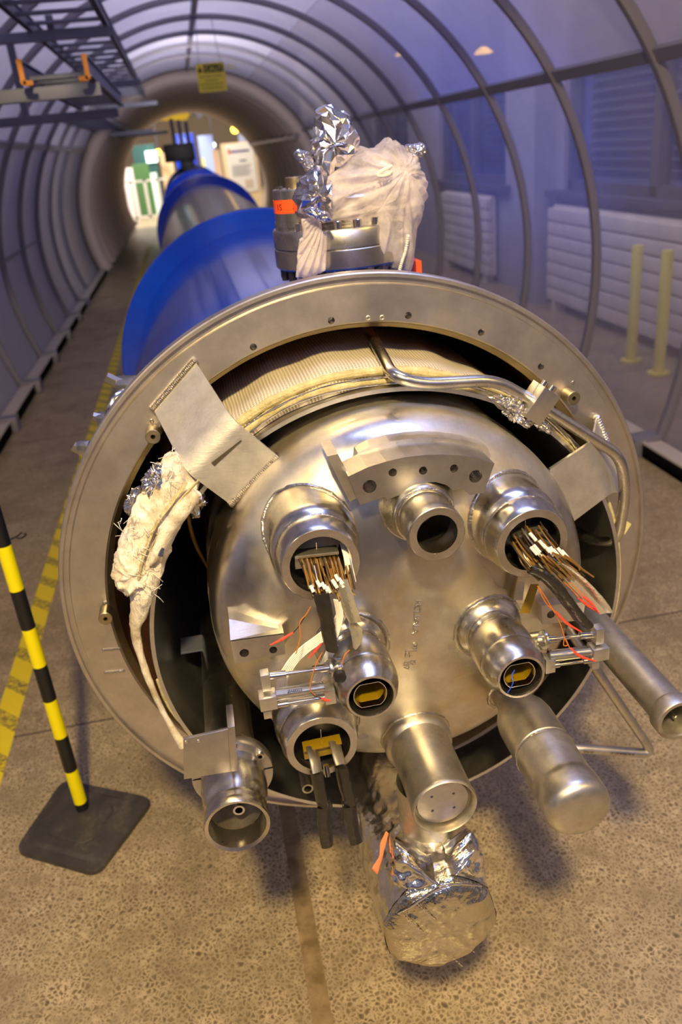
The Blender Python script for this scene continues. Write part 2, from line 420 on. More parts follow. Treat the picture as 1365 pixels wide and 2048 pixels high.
c1 = FLOOR.mix(FLOOR.maprange(FLOOR.noise(17, 5, .7), .38, .66, .0, .75), cell, rgb(136, 119, 90))
c2 = FLOOR.mix(FLOOR.maprange(big, .46, .66, 0, .45), c1, rgb(96, 84, 62))
c3 = FLOOR.mix(FLOOR.maprange(FLOOR.noise(7, 3), .68, .74, 0, .6), c2, rgb(84, 72, 56))
FLOOR.l(c3, FLOOR.p.inputs['Base Color']); FLOOR.l(FLOOR.maprange(big, .3, .7, .3, .48), FLOOR.p.inputs['Roughness'])
SEAM = M('dark_floor_joint', rgb(92, 80, 66), .7); SEAMB = M('brown_joint_filler', rgb(132, 108, 72), .55)
SEAMB.l(SEAMB.ramp(SEAMB.noise(30, 6), [(.35, rgb(112, 92, 60)), (.7, rgb(152, 130, 94))]), SEAMB.p.inputs['Base Color'])
# hazard tape with diagonal worn stripes
HAZ = M('yellow_and_black_floor_paint', rgb(232, 204, 20), .5)
hs = HAZ.n('ShaderNodeSeparateXYZ'); HAZ.l(HAZ.tc.outputs['Object'], hs.inputs[0])
ad = HAZ.n('ShaderNodeMath', operation='ADD'); HAZ.l(hs.outputs[0], ad.inputs[0]); HAZ.l(hs.outputs[1], ad.inputs[1])
mu = HAZ.n('ShaderNodeMath', operation='MULTIPLY'); HAZ.l(ad.outputs[0], mu.inputs[0]); mu.inputs[1].default_value = 5.5
fr = HAZ.n('ShaderNodeMath', operation='FRACT'); HAZ.l(mu.outputs[0], fr.inputs[0])
gt = HAZ.n('ShaderNodeMath', operation='GREATER_THAN'); HAZ.l(fr.outputs[0], gt.inputs[0]); gt.inputs[1].default_value = .62
wr = HAZ.maprange(HAZ.noise(60, 6, .75), .38, .6, 0, 1)
m3 = HAZ.n('ShaderNodeMath', operation='MULTIPLY'); HAZ.l(gt.outputs[0], m3.inputs[0]); HAZ.l(wr, m3.inputs[1])
HAZ.l(HAZ.mix(m3.outputs[0], rgb(226, 200, 30), rgb(104, 92, 62)), HAZ.p.inputs['Base Color'])
def P(x): return x.m

# ------------------------------------------------------------------ setting
ZF = -.85
make('floor', box(-7, 7, -6, 48, ZF-.1, ZF), P(FLOOR), kind='structure', smooth=False)
tag(make('floor_joint', join(box(-7, 7, .885, .893, ZF, ZF+.0006), box(-7, 7, 3.9, 3.908, ZF, ZF+.0006), box(-7, 7, -2.2, -2.19, ZF, ZF+.0006)), P(SEAM), smooth=False), 'thin dark joints crossing the concrete floor under the magnet', 'floor joint', kind='structure')
tag(make('floor_joint', box(-.222, -.182, -6, .88, ZF, ZF+.0008), P(SEAMB), smooth=False), 'brown filled joint running lengthwise in the floor', 'floor joint', kind='structure')
def hz(u, v): return Vector((-1.055+.075*u, -3+19*v, ZF+.0012))
make('floor_marking', solid(grid(hz, 1, 40), -.001, (0, 0, 1)), P(HAZ), smooth=False)
tag(bpy.data.objects['floor_marking'], 'yellow and black striped line painted on the floor left of the magnet', 'floor marking')

AX, AZ, AR = .12, -.10, 1.93
def bend(y): return .0
def arc(r, a0, a1, y0, y1, n=40, t=.006):
    def fn(u, v):
        a = math.radians(a0+(a1-a0)*u); return Vector((AX+r*math.cos(a), y0+(y1-y0)*v, AZ+r*math.sin(a)))
    def fo(u, v):
        a = math.radians(a0+(a1-a0)*u); return Vector((AX+(r+t)*math.cos(a), y0+(y1-y0)*v, AZ+(r+t)*math.sin(a)))
    V, Fc = grid(fn, n, 1); n0 = len(V); V2, _ = grid(fo, n, 1)
    F2 = [tuple(i+n0 for i in f) for f in Fc]
    e = [(0, 1, n0+1, n0), (n*2, n*2+1, n0+n*2+1, n0+n*2)]
    for i in range(n): e += [(i*2, i*2+2, n0+i*2+2, n0+i*2), (i*2+1, i*2+3, n0+i*2+3, n0+i*2+1)]
    return V+V2, Fc+F2+e
A0 = -22.8
YM = 12.1
make('wall_right', arc(AR, A0, 31.6, .3, YM), P(PANR), kind='structure')
make('ceiling', arc(AR, 64, 148.4, .3, YM), P(PANC), kind='structure')
make('ceiling_side', arc(AR, 31.6, 64, .3, YM), P(PANS), kind='structure')
make('wall_left', arc(AR, 148.4, 202.8, .3, YM), P(PANL), kind='structure')
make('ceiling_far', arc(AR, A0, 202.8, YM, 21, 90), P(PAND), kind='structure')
k = 1
def rib(y, r, wy, wr, mat, a0=A0, a1=202.8):
    global k
    V, Fc = [], []; n = 90
    for i in range(n+1):
        a = math.radians(a0+(a1-a0)*i/n); c, s = math.cos(a), math.sin(a)
        for dy, dr in ((-wy/2, 0), (wy/2, 0), (wy/2, -wr), (-wy/2, -wr)):
            V.append(Vector((AX+(r+dr)*c, y+dy, AZ+(r+dr)*s)))
    for i in range(n):
        for j in range(4): j2 = (j+1) % 4; Fc.append((i*4+j, i*4+j2, (i+1)*4+j2, (i+1)*4+j))
    Fc += [(0,1,2,3), (n*4, n*4+1, n*4+2, n*4+3)]
    o = make('trim_%d' % k, (V, Fc), mat, kind='structure', bevel=.006); k += 1
    return o
for i in range(11): rib(.27+i*1.0 - (.03*i if i < 4 else .1), AR-.002, .04, .045, P(RIBM))
for i in range(10):
    yc = YM+.12+i*.93; V, Fc = [], []; n = 90; sg = 12
    for i2 in range(n+1):
        a = math.radians(A0+(202.8-A0)*i2/n); c, s_ = math.cos(a), math.sin(a)
        for j in range(sg):
            b = 2*PI*j/sg; rr = AR-.10+.115*math.cos(b); V.append(Vector((AX+rr*c, yc+.13*math.sin(b), AZ+rr*s_)))
    for i2 in range(n):
        for j in range(sg): j2 = (j+1) % sg; Fc.append((i2*sg+j, i2*sg+j2, (i2+1)*sg+j2, (i2+1)*sg+j))
    Fc += [tuple(range(sg)), tuple(range(n*sg, n*sg+sg))]
    make('trim_%d' % k, (V, Fc), P(RIBD), kind='structure'); k += 1
def purlin(a, y0, y1, wr=.03, wt=.055, mat=RIBM):
    global k
    c, s = math.cos(math.radians(a)), math.sin(math.radians(a))
    ctr = Vector((AX+(AR-.02)*c, (y0+y1)/2, AZ+(AR-.02)*s))
    make('trim_%d' % k, obox(ctr, Vector((0,1,0)), Vector((c,0,s)), Vector((-s,0,c)), (y1-y0)/2, wr/2, wt/2), P(mat), kind='structure', smooth=False); k += 1
purlin(31.6, .3, YM); purlin(148.4, .3, YM); purlin(90, .3, YM, .03, .05)
purlin(31.6, YM, 20.6, .40, .06, RIBM); purlin(176, .3, 8.3, .01, .022)
# foot rails of the arch
for sgn, nm in ((-1, 'left'), (1, 'right')):
    xr = AX+sgn*AR*math.cos(math.radians(A0))
    xi = xr-sgn*.10
    b = make('baseboard_%s' % nm, join(box(min(xr, xi), max(xr, xi), .3, 21, ZF, ZF+.075), box(min(xi, xi+sgn*.012), max(xi, xi+sgn*.012), .3, 21, ZF, ZF+.085)), P(RAILM), kind='structure', bevel=.003)
    ft = join(*[box(min(xi-sgn*.04, xr), max(xi-sgn*.04, xr), y-.05, y+.05, ZF+.001, ZF+.10) for y in [.27+i*.98 for i in range(10)]+[YM+.1+i*1.24 for i in range(9)]])
    make('trim_foot_%s' % nm, ft, P(RIBM), kind='structure', bevel=.004)

# hall outside the arch: window wall on the right, plain wall on the left, far wall
WX = 3.0
make('wall_hall_right', join(box(WX, WX+.25, 1.0, 21, ZF, .14), box(WX, WX+.25, -2, 3.0, .14, 4.2), box(WX, WX+.25, 5.75, 7.1, .14, 4.2), box(WX, WX+.25, 9.3, 10.8, .14, 4.2), box(WX, WX+.25, 13, 21, .14, 4.2), box(WX, WX+.25, 1, 21, 2.6, 4.2), box(WX-.18, WX, 5.95, 6.35, ZF, 4.2)), P(WALLM), kind='structure', smooth=False)
make('wall_hall_left', box(-3.4, -3.2, 0, 21, ZF, 4.2), P(WALLM), kind='structure', smooth=False)
def window(n, y0, y1):
    e = bpy.data.objects.new('window_%d' % n, None); link(e); e['kind'] = 'structure'; e.location = (WX+.12, (y0+y1)/2, .14)
    z0, z1 = .14, 2.6; bars = [box(WX+.04, WX+.14, y0, y1, z0, z0+.07), box(WX+.04, WX+.14, y0, y1, z1-.07, z1), box(WX+.04, WX+.14, y0, y0+.07, z0, z1), box(WX+.04, WX+.14, y1-.07, y1, z0, z1), box(WX+.04, WX+.14, (y0+y1)/2-.05, (y0+y1)/2+.05, z0, z1), box(WX+.04, WX+.14, y0, y1, 1.18, 1.30)]
    make('window_frame', join(*bars), P(WFRAME), e, smooth=False)
    make('window_pane', box(WX+.10, WX+.106, y0+.05, y1-.05, z0+.05, z1-.05), P(WGL), e, smooth=False)
    make('window_sill', box(WX-.10, WX+.04, y0-.15, y1+.15, z0-.05, z0), P(WFRAME), e, smooth=False, bevel=.004)
    sl = []
    for j in range(34):
        z = z0+.12+j*.072
        if z > z1-.1: break
        a = math.radians(54+16*math.sin(j*1.7)); c, s = math.cos(a), math.sin(a)
        sl.append(obox((WX+.2, (y0+y1)/2, z), Vector((c, 0, s)), Vector((0,1,0)), Vector((-s, 0, c)), .030, (y1-y0)/2-.08, .001))
    make('window_blind', join(*sl), P(LOUV), e, smooth=False)
window(1, 3.0, 5.75); window(2, 7.1, 9.3); window(3, 10.8, 13)
g = 'cream slatted radiators below the windows'
def radiator(y0, y1, label):
    r = thing('radiator', (WX-.09, (y0+y1)/2, -.78), label, 'radiator', g)
    n = 7; h = .78/n
    sl = join(*[box(WX-.14, WX-.07, y0, y1, -.76+i*h, -.76+(i+1)*h-.012) for i in range(n)])
    make('front_panel', sl, P(RADM), r, smooth=True, bevel=.006)
    make('back_panel', box(WX-.08, WX-.03, y0, y1, -.77, .03), P(RADM), r, smooth=False)
    make('foot', box(WX-.13, WX-.03, y0+.1, y0+.16, ZF, -.76), P(RADM), r, smooth=False); make('foot', box(WX-.13, WX-.03, y1-.16, y1-.1, ZF, -.76), P(RADM), r, smooth=False)
radiator(3.1, 5.75, 'wide cream slatted radiator behind the two yellow posts under the blue window')
radiator(7.3, 8.9, 'cream slatted radiator further down the wall, seen just right of the netting')
for (px, py), lb in (((1277, 490), 'pale yellow round post before the radiator, the one further left'), ((1337, 500), 'pale yellow round post at the right edge of the photo, beside the other post')):
    x = 2.62; d = fw + RT*((px-682.5)/F_PX) + UP*((1024-py)/F_PX); p = CAM+d*((x-CAM.x)/d.x)
    t = thing('bollard', (p.x, p.y, ZF), lb, 'post', 'yellow posts by the radiator')
    make('post', lathe([(0, ZF), (.036, ZF), (.036, p.z-.01), (.03, p.z), (0, p.z)], (p.x, p.y), 24, 'Z'), P(YELB), t)
    make('base_plate', lathe([(0, ZF), (.07, ZF), (.07, ZF+.012), (0, ZF+.012)], (p.x, p.y), 24, 'Z'), P(YELB), t)

# ------------------------------------------------------------------ cable ladders hung on the left
def ladder(name, x0, x1, z, y0, y1, step, label, group):
    t = thing(name, ((x0+x1)/2, y0, z), label, 'cable ladder', group)
    for x in (x0, x1):
        make('side_rail', join(box(x-.004, x+.004, y0, y1, z, z+.07), box(x-.016, x+.016, y0, y1, z, z+.006), box(x-.016, x+.016, y0, y1, z+.064, z+.07)), P(GALV), t, smooth=False)
    y = y0+.15; first = None
    while y < y1:
        if first is None:
            first = make('rung', box(x0, x1, y-.018, y+.018, z+.012, z+.03), P(GALV), t, smooth=False, bevel=.003); yf = y
        else:
            r = first.copy(); C.objects.link(r); r.parent = t; r.location = (0, y-yf, 0)
        y += step
    return t
U = ladder('cable_ladder', -.90, -.49, 1.40, .6, 10.3, .33, 'upper galvanised cable ladder hung under the arch, widest and highest on the left', 'cable ladders')
L = ladder('cable_ladder', -.74, -.50, 1.01, 2.40, 4.5, .2, 'lower galvanised cable ladder with orange caps on its near end', 'cable ladders')
for x in (-.74, -.50):
    make('end_cap', join(box(x-.009, x+.009, 2.385, 2.402, 1.0, 1.085), box(min(x, x+(.035 if x < -.7 else -.035)), max(x, x+(.035 if x < -.7 else -.035)), 2.385, 2.402, .995, 1.012)), P(ORANGE), L, smooth=False, label='orange plastic end cap')
L3 = ladder('cable_ladder', -1.30, -.9, 1.12, 8.3, 14.5, .5, 'distant cable ladder running on towards the far arches', 'cable ladders')
def bracket(y, zl, xl, xr, zt, label):
    t = thing('support_bracket', (xl, y, zl), label, 'bracket', 'cable ladder brackets')
    make('arm', box(xl, xr, y-.022, y+.022, zl-.05, zl), P(GALV), t, smooth=False, bevel=.003)
    make('hanger', box(xl+.42, xl+.46, y-.022, y+.022, zl, zt), P(GALV), t, smooth=False, bevel=.003)
    return t
bracket(2.55, 1.0, -1.52, -.47, 1.38, 'galvanised bracket arm holding the near end of the lower ladder')
t = bracket(4.4, 1.0, -1.50, -.52, 1.38, 'galvanised bracket arm at the far end of the lower ladder')
bracket(6.9, 1.34, -1.35, -.42, 1.39, 'galvanised bracket arm under the middle of the upper ladder')
bracket(10.4, 1.36, -1.35, -.35, 1.46, 'galvanised bracket arm just past the far end of the upper ladder')
bracket(12.2, 1.10, -1.55, -.5, 1.2, 'distant galvanised bracket arm among the far arches, nearer one')
bracket(14.6, 1.12, -1.55, -.3, 1.22, 'distant galvanised bracket arm among the far arches, farther one')
bracket(4.1, 1.39, -1.22, -.45, 1.46, 'wide galvanised crossbar under the near part of the upper ladder')

for (px, py, x), lb in (((805, 123, 2.3), 'made-up yellow glow for a lamp reflection on the arch roof panels, the left one of two'), ((968, 123, 2.3), 'made-up yellow glow for a lamp reflection on the arch roof panels, the right one of two')):  # glowing discs added in place of lamp reflections on the roof panels
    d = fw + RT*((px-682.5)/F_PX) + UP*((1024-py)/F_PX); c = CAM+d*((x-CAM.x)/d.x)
    t = thing('reflection_glow', c, lb, 'lamp', 'glows for lamp reflections on the arch')
    make('glow_disc', lathe([(.0, c.z+.10), (.03, c.z+.10), (.075, c.z+.06), (.07, c.z+.055), (.02, c.z+.08), (0, c.z+.08)], (c.x, c.y), 24, 'Z'), P(LAMPY), t)
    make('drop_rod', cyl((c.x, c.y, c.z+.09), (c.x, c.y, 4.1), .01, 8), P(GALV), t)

# caution sign hanging from the top of the arch
sy = 7.1
c0 = at(391, 128, sy); c1 = at(455, 181, sy)
t = thing('caution_sign', ((c0.x+c1.x)/2, sy, c0.z), 'yellow caution sign hanging from the top of the arch', 'sign')
make('board', box(c0.x, c1.x, sy, sy+.006, c1.z, c0.z), P(SIGNY), t, smooth=False)
W_ = c1.x-c0.x; H_ = c0.z-c1.z
make('header', box(c0.x+W_*.26, c1.x-W_*.04, sy-.003, sy, c0.z-H_*.33, c0.z-H_*.06), P(INK), t, smooth=False)
text_mesh('CAUTION', H_*.26, (c0.x+W_*.30, sy-.004, c0.z-H_*.285), (1,0,0), (0,0,1), P(SIGNY), 'header_text', t)
tri = [(c0.x+W_*.04, sy-.002, c0.z-H_*.30), (c0.x+W_*.22, sy-.002, c0.z-H_*.30), (c0.x+W_*.13, sy-.002, c0.z-H_*.09)]
make('warning_triangle', solid((tri, [(0,1,2)]), .001, (0,-1,0)), P(INK), t, smooth=False)
cx_ = (c0.x+c1.x)/2
make('notice_lines', join(*[box(cx_-W_*hw*.5+j*W_*hw/n_, cx_-W_*hw*.5+(j+.8)*W_*hw/n_, sy-.003, sy, c0.z-H_*(zc+.035), c0.z-H_*zc) for zc, hw, n_ in ((.44, .8, 6), (.58, .46, 4), (.71, .82, 6), (.84, .76, 5)) for j in range(n_)]), P(M('faded_print_ink', rgb(110, 100, 50), .6)), t, smooth=False)
make('hanging_wire', join(cyl((c0.x+.03, sy, c0.z), (c0.x+.06, sy, 1.80), .003, 6), cyl((c1.x-.03, sy, c0.z), (c1.x-.06, sy, 1.78), .003, 6)), P(GALV), t)

# ------------------------------------------------------------------ striped post
pb = atz(170, 1632, ZF)
t = thing('barrier_post', (pb.x, pb.y, ZF), 'black and yellow striped barrier post standing on a square black rubber foot', 'barrier post')
cs = [atz(x, y, ZF) for x, y in ((30, 1708), (128, 1565), (310, 1603), (196, 1756))]
ctr = sum(cs, Vector())/4
def foot():
    outl = []
    for i in range(4):
        a, b, c = cs[i-1], cs[i], cs[(i+1) % 4]
        d1 = (a-b).normalized()*.035; d2 = (c-b).normalized()*.035
        for kk in range(7):
            q = kk/6; outl.append((b+d1)*(1-q)**2+b*2*q*(1-q)+(b+d2)*q*q)
    n = len(outl); V, Fc = [], []
    for sc, z in ((1, 0), (1, .010), (.985, .014), (.80, .016), (.74, .023), (.70, .024)):
        for p in outl: V.append(ctr+(p-ctr)*sc+Vector((0, 0, z)))
    rad = .085
    rings = 6
    for rr, z in ((.082, .024), (.08, .027), (.03, .029)):
        for i in range(n):
            d = outl[i]-ctr; d.z = 0; d.normalize(); V.append(ctr+d*rr+Vector((0,0,z)))
        rings += 1
    for i in range(rings-1):
        for j in range(n): j2 = (j+1) % n; Fc.append((i*n+j, i*n+j2, (i+1)*n+j2, (i+1)*n+j))
    Fc += [tuple(range(n)), tuple(range((rings-1)*n, rings*n))]
    return V, Fc
make('rubber_foot', foot(), P(RUBBER), t)
def zpix(py):   # height on the post axis of a pixel row
    best = None
    for i in range(2000):
        z = ZF+i*.0006; q = Vector((pb.x, pb.y, z))-CAM; yy = 1024-F_PX*q.dot(UP)/q.dot(fw)
        if best is None or abs(yy-py) < best[0]: best = (abs(yy-py), z)
    return best[1]
edges = [1640, 1602, 1538, 1471, 1398, 1330, 1255, 1178, 1090]
zs = [ZF+.02]+[zpix(y) for y in edges[1:]]
zs.append(zs[-1]+.085); zs.append(zs[-1]+.085); zs.append(zs[-1]+.085)
zs[0] = ZF+.012
for i in range(len(zs)-1):
    dark = (i % 2 == 0) if i < 8 else True
    make('pole_band', lathe([(0, zs[i]), (.0165, zs[i]), (.0165, zs[i+1]), (0, zs[i+1])], (pb.x, pb.y), 28, 'Z'), P(BLK if dark else YEL), t, label=('black band' if dark else 'yellow band'))
hk = Vector((pb.x, pb.y, zs[8]+.01))
make('chain_eyelet', sweep(smooth_path([hk+Vector((.01, 0, 0)), hk+Vector((.03, 0, .004)), hk+Vector((.045, 0, .012)), hk+Vector((.052, 0, .006)), hk+Vector((.04, 0, .0)), hk+Vector((.03, 0, .002))], 5), .0022, 8), P(BLK), t)

# ================================================================== the magnet
MG = thing('magnet_cryostat', (0, 0, ZF), 'long blue magnet vessel with an open steel end full of nozzles, pipes and wires', 'magnet')
DC = (.027, .037)        # axis of the inner steel dome (x, z)
def blob(outline, Y, depth, mat, name, parent=None, amp=.01, scale=14, nu=84, nv=26, smooth=False, jit=0, seed=0, label=None, bulge=1.0, pts=None, fold=None):
    """crumpled body: outline (pixels) carried to its own distance Y, with real thickness"""
    Pn = pts or [at(x, y, Y) for x, y in outline]
    c = sum(Pn, Vector())/len(Pn)
    pol = [(p.x-c.x, p.z-c.z) for p in Pn]
    def rad(ph):
        dx, dz = math.cos(ph), math.sin(ph); best = .0
        for i in range(len(pol)):
            ax, az = pol[i]; bx, bz = pol[(i+1) % len(pol)]; ex, ez = bx-ax, bz-az
            den = dx*ez-dz*ex
            if abs(den) < 1e-12: continue
            t = (ax*ez-az*ex)/den; s = (ax*dz-az*dx)/den
            if t > 0 and -1e-6 <= s <= 1+1e-6: best = max(best, t)
        return best
    R = [rad(2*PI*i/nu) for i in range(nu)]
    V = []; off = Vector((seed*3.1, seed*1.7, seed*.9)); rnd = random.Random(seed)
    for j in range(nv+1):
        ps = PI*j/nv
        for i in range(nu):
            ph = 2*PI*i/nu; rr = R[i]*(max(math.sin(ps), 1e-4)**(.6*bulge)); p = Vector((c.x+rr*math.cos(ph), c.y-depth*math.cos(ps), c.z+rr*math.sin(ph)))
            d = Vector((math.cos(ph)*math.sin(ps), -math.cos(ps), math.sin(ph)*math.sin(ps)))
            h = ridged(p+off, scale)-.45
            p = p+d*(amp*h)
            if fold:
                g, cnt, fa = fold; dx_, dz_ = p.x-g.x, p.z-g.z; an = math.atan2(dz_, dx_); di = math.hypot(dx_, dz_)
                nn1 = noise.noise(Vector((an*2.2, di*6, seed)))
                p.y += fa*min(1, di/.05)*(abs(math.sin(an*cnt*.5+nn1*3.5))-.5+.5*noise.noise(Vector((an*cnt*.9, di*9, seed+5))))
                p += d*(fa*.4*noise.noise(Vector((an*cnt*.7, di*4, seed+9))))
            if jit: p += Vector((rnd.uniform(-jit, jit), rnd.uniform(-jit, jit), rnd.uniform(-jit, jit)))
            V.append(p)
    Fc = []
    for j in range(nv):
        for i in range(nu):
            i2 = (i+1) % nu; Fc.append((j*nu+i, j*nu+i2, (j+1)*nu+i2, (j+1)*nu+i))
    Fc += [tuple(range(nu)), tuple(range(nv*nu, nv*nu+nu))]
    o = make(name, (V, Fc), mat, parent, smooth=smooth, label=label)
    if smooth:
        for e in o.data.edges: e.use_edge_sharp = False
    return o

# --- vessel, rings, far part
make('vessel_shell', lathe([(.445, .03), (.457, .03), (.457, 1.70), (.445, 1.70)], seg=160, closed=True), P(BLUE), MG, label='glossy blue painted shell behind the steel flange')
make('vessel_lining', lathe([(.4435, .012), (.4445, .012), (.4445, 1.6), (0, 1.6), (0, 1.59), (.4435, 1.59)], seg=128), P(RUST), MG, label='brown primed inside of the shell')
make('stiffening_ring', lathe([(.45, 1.66), (.516, 1.66), (.521, 1.665), (.521, 1.715), (.516, 1.72), (.45, 1.72)], seg=160, closed=True), P(BLUE), MG, label='blue stiffening ring, nearest')
make('bare_band', lathe([(.40, 1.71), (.436, 1.71), (.436, 7.2), (.40, 7.2)], seg=128, closed=True), P(VTUBE), MG, label='bare shiny steel length of the vessel')
make('stiffening_ring', lathe([(.40, 7.1), (.515, 7.1), (.52, 7.11), (.52, 7.2), (.40, 7.2)], seg=128, closed=True), P(BLUE), MG, label='blue stiffening ring behind the bare steel length')
make('vessel_shell', lathe([(.40, 7.2), (.457, 7.2), (.457, 14.6), (.40, 14.6)], seg=96, closed=True), P(BLUE), MG, label='far blue shell')
make('stiffening_ring', lathe([(.40, 10.6), (.52, 10.6), (.52, 10.7), (.40, 10.7)], seg=96, closed=True), P(BLUE), MG, label='farthest blue stiffening ring')
make('far_end_cap', lathe([(.0, 14.6), (.54, 14.6), (.54, 14.7), (0, 14.7)], seg=64), P(BLUE), MG)
for y in (2.6, 6.4, 11.5):
    make('support_jack', join(box(-.34, .34, y-.09, y+.09, -.60, -.42), box(-.30, -.18, y-.07, y+.07, ZF, -.58), box(.18, .30, y-.07, y+.07, ZF, -.58)), P(BLACK), MG, smooth=False, bevel=.006)

# --- end flange
fl = make('end_flange', lathe([(.4455, .028), (.437, .020), (.4455, .004), (.4485, .0), (.503, .0), (.5055, .006), (.5135, .006), (.5145, -.001), (.5195, -.001), (.5215, .001), (.5215, .026), (.518, .030), (.457, .030)], seg=240, closed=True), P(FLANGE), MG)
bpy.context.view_layer.update()
hs_ = []
for px, py in ((507, 694), (663, 641), (817, 631), (963, 665), (1083, 733)):
    p = at(px, py, 0); hs_.append(cyl(p+Vector((0, -.01, 0)), p+Vector((0, .022, 0)), .0056, 20))
cut(fl, hs_)
fl.data.materials.clear(); fl.data.materials.append(P(FLANGE))
for px, py in ((507, 694), (663, 641), (817, 631), (963, 665), (1083, 733)):
    p = at(px, py, 0)
    make('flange_band', lathe([(.4365, .0215), (.4362, .0205), (.4452, .0035), (.4455, .0045)], seg=200), P(BRASS), fl, label='brown tinted inner edge') if px == 507 else None
    make('threaded_hole', lathe([(.0056+(.0004 if i % 2 else -.0003), .001+i*.0011) for i in range(19)]+[(0, .0215)], (p.x, p.z), 20), P(POL), fl, label='threaded bolt hole')
for px, py in ((737, 636), (765, 635)):
    p = at(px, py, 0); make('punched_mark', lathe([(.002, 0), (.003, -.001), (.0042, -.0003), (.0048, .0005)], (p.x, p.z), 12), P(DULL), fl)
def weld_run(pts, r, parent, name='weld_bead', n=26, mat=None):
    V = []; 
    Pp = smooth_path(pts, 12); out = []
    # evenly spaced lens shaped ripples
    L = [0]
    for a, b in zip(Pp, Pp[1:]): L.append(L[-1]+(b-a).length)
    parts = []
    for i in range(n):
        s = L[-1]*(i+.5)/n; j = max(q for q in range(len(L)) if L[q] <= s); j = min(j, len(Pp)-2)
        t = (s-L[j])/max(L[j+1]-L[j], 1e-9); p = Pp[j].lerp(Pp[j+1], t); d = (Pp[j+1]-Pp[j]).normalized()
        st = L[-1]/n
        parts.append(orient(lathe([(0, -st*.9), (r*.6, -st*.7), (r, -st*.1), (r*.8, st*.5), (0, st*.9)], seg=10, axis='Z'), p, d))
    return make(name, join(*parts), P(mat or WELD), parent)
for (a, b) in (((205, 1300), (240, 1297)), ((209, 1345), (249, 1341))):
    weld_run([at(*a, -.001), at(*b, -.001)], .003, fl, n=12)
for px, py in ((306, 874), (211, 1238), (1149, 797)):
    p = at(px, py, -.03); s = make('flange_stud', lathe([(.0035, -.022), (.0035, -.030), (.0105, -.030), (.0115, -.029), (.0115, -.004), (.009, -.002), (.009, .0), (0, .0)], (p.x, p.z), 28), P(BRASS), fl)
    make('stud_bore', lathe([(.0035, -.0302), (.0033, -.012), (0, -.012)], (p.x, p.z), 16), P(DEEP), s) if False else None
    q = at(px-2, py-32, 0.0); make('spot_weld', orient(lathe([(0, 0.002), (.0028, .001), (.0035, 0), (.0028, -.001), (0, -.002)], seg=12, axis='Z'), q, (0, 1, 0)), P(WELD), fl)
p = at(1250, 1052, -.002); make('tape_scrap', solid(([p+Vector((-.012, 0, 0)), p+Vector((.001, 0, -.017)), p+Vector((.013, 0, .002)), p+Vector((-.002, 0, .014))], [(0, 1, 2, 3)]), .001, (0, -1, 0)), P(CREAM), fl, smooth=False, label='scrap of cream tape')

# --- thermal shield and insulation blanket
SC = (.025, -.043)
make('thermal_shield', lathe([(.4, -.085), (.4065, -.085), (.4075, -.08), (.4065, .7), (.4, .7)], SC, 160, closed=True), P(ALU), MG, label='smooth aluminium shield edge')
def RB(a):     # blanket radius about the shield axis, a in degrees
    return .4165+.024*math.exp(-((a-112)/42)**2)
def blanket(a0, a1, y0, y1, name, nu, nv, extra=0, label=None):
    def fo(u, v):
        a = a0+(a1-a0)*u; y = y0+(y1-y0)*v; A = math.radians(a)
        r = RB(a)+extra+.0035*(noise.noise(Vector((A*5, y*14, 2)))) + .002*math.sin(A*30+y*9)
        r -= max(0, (v-.93)/.07)*.006
        return Vector((SC[0]+r*math.cos(A), y+.004*math.sin(A*17)*v, SC[1]+r*math.sin(A)))
    V, Fc = grid(fo, nu, nv); n0 = len(V)
    V2 = []
    for p in V:
        d = Vector((p.x-SC[0], 0, p.z-SC[1])); V2.append(Vector((SC[0], p.y, SC[1]))+d.normalized()*.4085)
    F2 = [tuple(i+n0 for i in reversed(f)) for f in Fc]
    side = []
    for i in range(nu): side += [(i*(nv+1)+nv, (i+1)*(nv+1)+nv, n0+(i+1)*(nv+1)+nv, n0+i*(nv+1)+nv)]
    for j in range(nv): side += [(j, j+1, n0+j+1, n0+j), (nu*(nv+1)+j, nu*(nv+1)+j+1, n0+nu*(nv+1)+j+1, n0+nu*(nv+1)+j)]
    return make(name, (V+V2, Fc+F2+side), P(MLI), MG, label=label)
bl = blanket(34, 150, .5, -.070, 'insulation_blanket', 130, 36, label='woven upper blanket of insulation')
bl2 = blanket(186, 250, .4, -.062, 'insulation_blanket', 70, 24, extra=-.004, label='woven lower left blanket of insulation')
def edge_roll(a0, a1, dr, y, r, parent, mat=MLIE, name='blanket_edge', wob=.003, sd=0, flat=1.0):
    pts = []
    for i in range(90):
        a = a0+(a1-a0)*i/89; A = math.radians(a); rr = RB(a)+dr+wob*noise.noise(Vector((A*4+sd, 3, sd)))
        pts.append(Vector((SC[0]+rr*math.cos(A), y+wob*1.3*noise.noise(Vector((A*6, sd, 1))), SC[1]+rr*math.sin(A))))
    rad = [r*(.75+.5*abs(noise.noise(Vector((i*.21, sd, 5))))) for i in range(90)]
    return make(name, sweep(pts, r, 10, radii=rad), P(mat), parent)
edge_roll(50, 150, -.004, -.070, .0085, bl, sd=1); edge_roll(54, 150, -.017, -.076, .0068, bl, sd=2)
edge_roll(50, 150, -.0115, -.080, .0016, bl, FOIL, 'foil_layer', sd=1); edge_roll(66, 150, -.021, -.082, .0013, bl, FOIL, 'foil_layer', sd=2)
edge_roll(34, 62, -.002, -.070, .0032, bl, sd=3); edge_roll(34, 60, -.009, -.074, .0022, bl, FOIL, 'foil_layer', sd=4)
edge_roll(186, 250, -.006, -.064, .004, bl2, sd=5); edge_roll(186, 250, -.012, -.07, .0016, bl2, FOIL, 'foil_layer', sd=6); edge_roll(-62, 30, -.004, -.072, .0035, bl, sd=8)
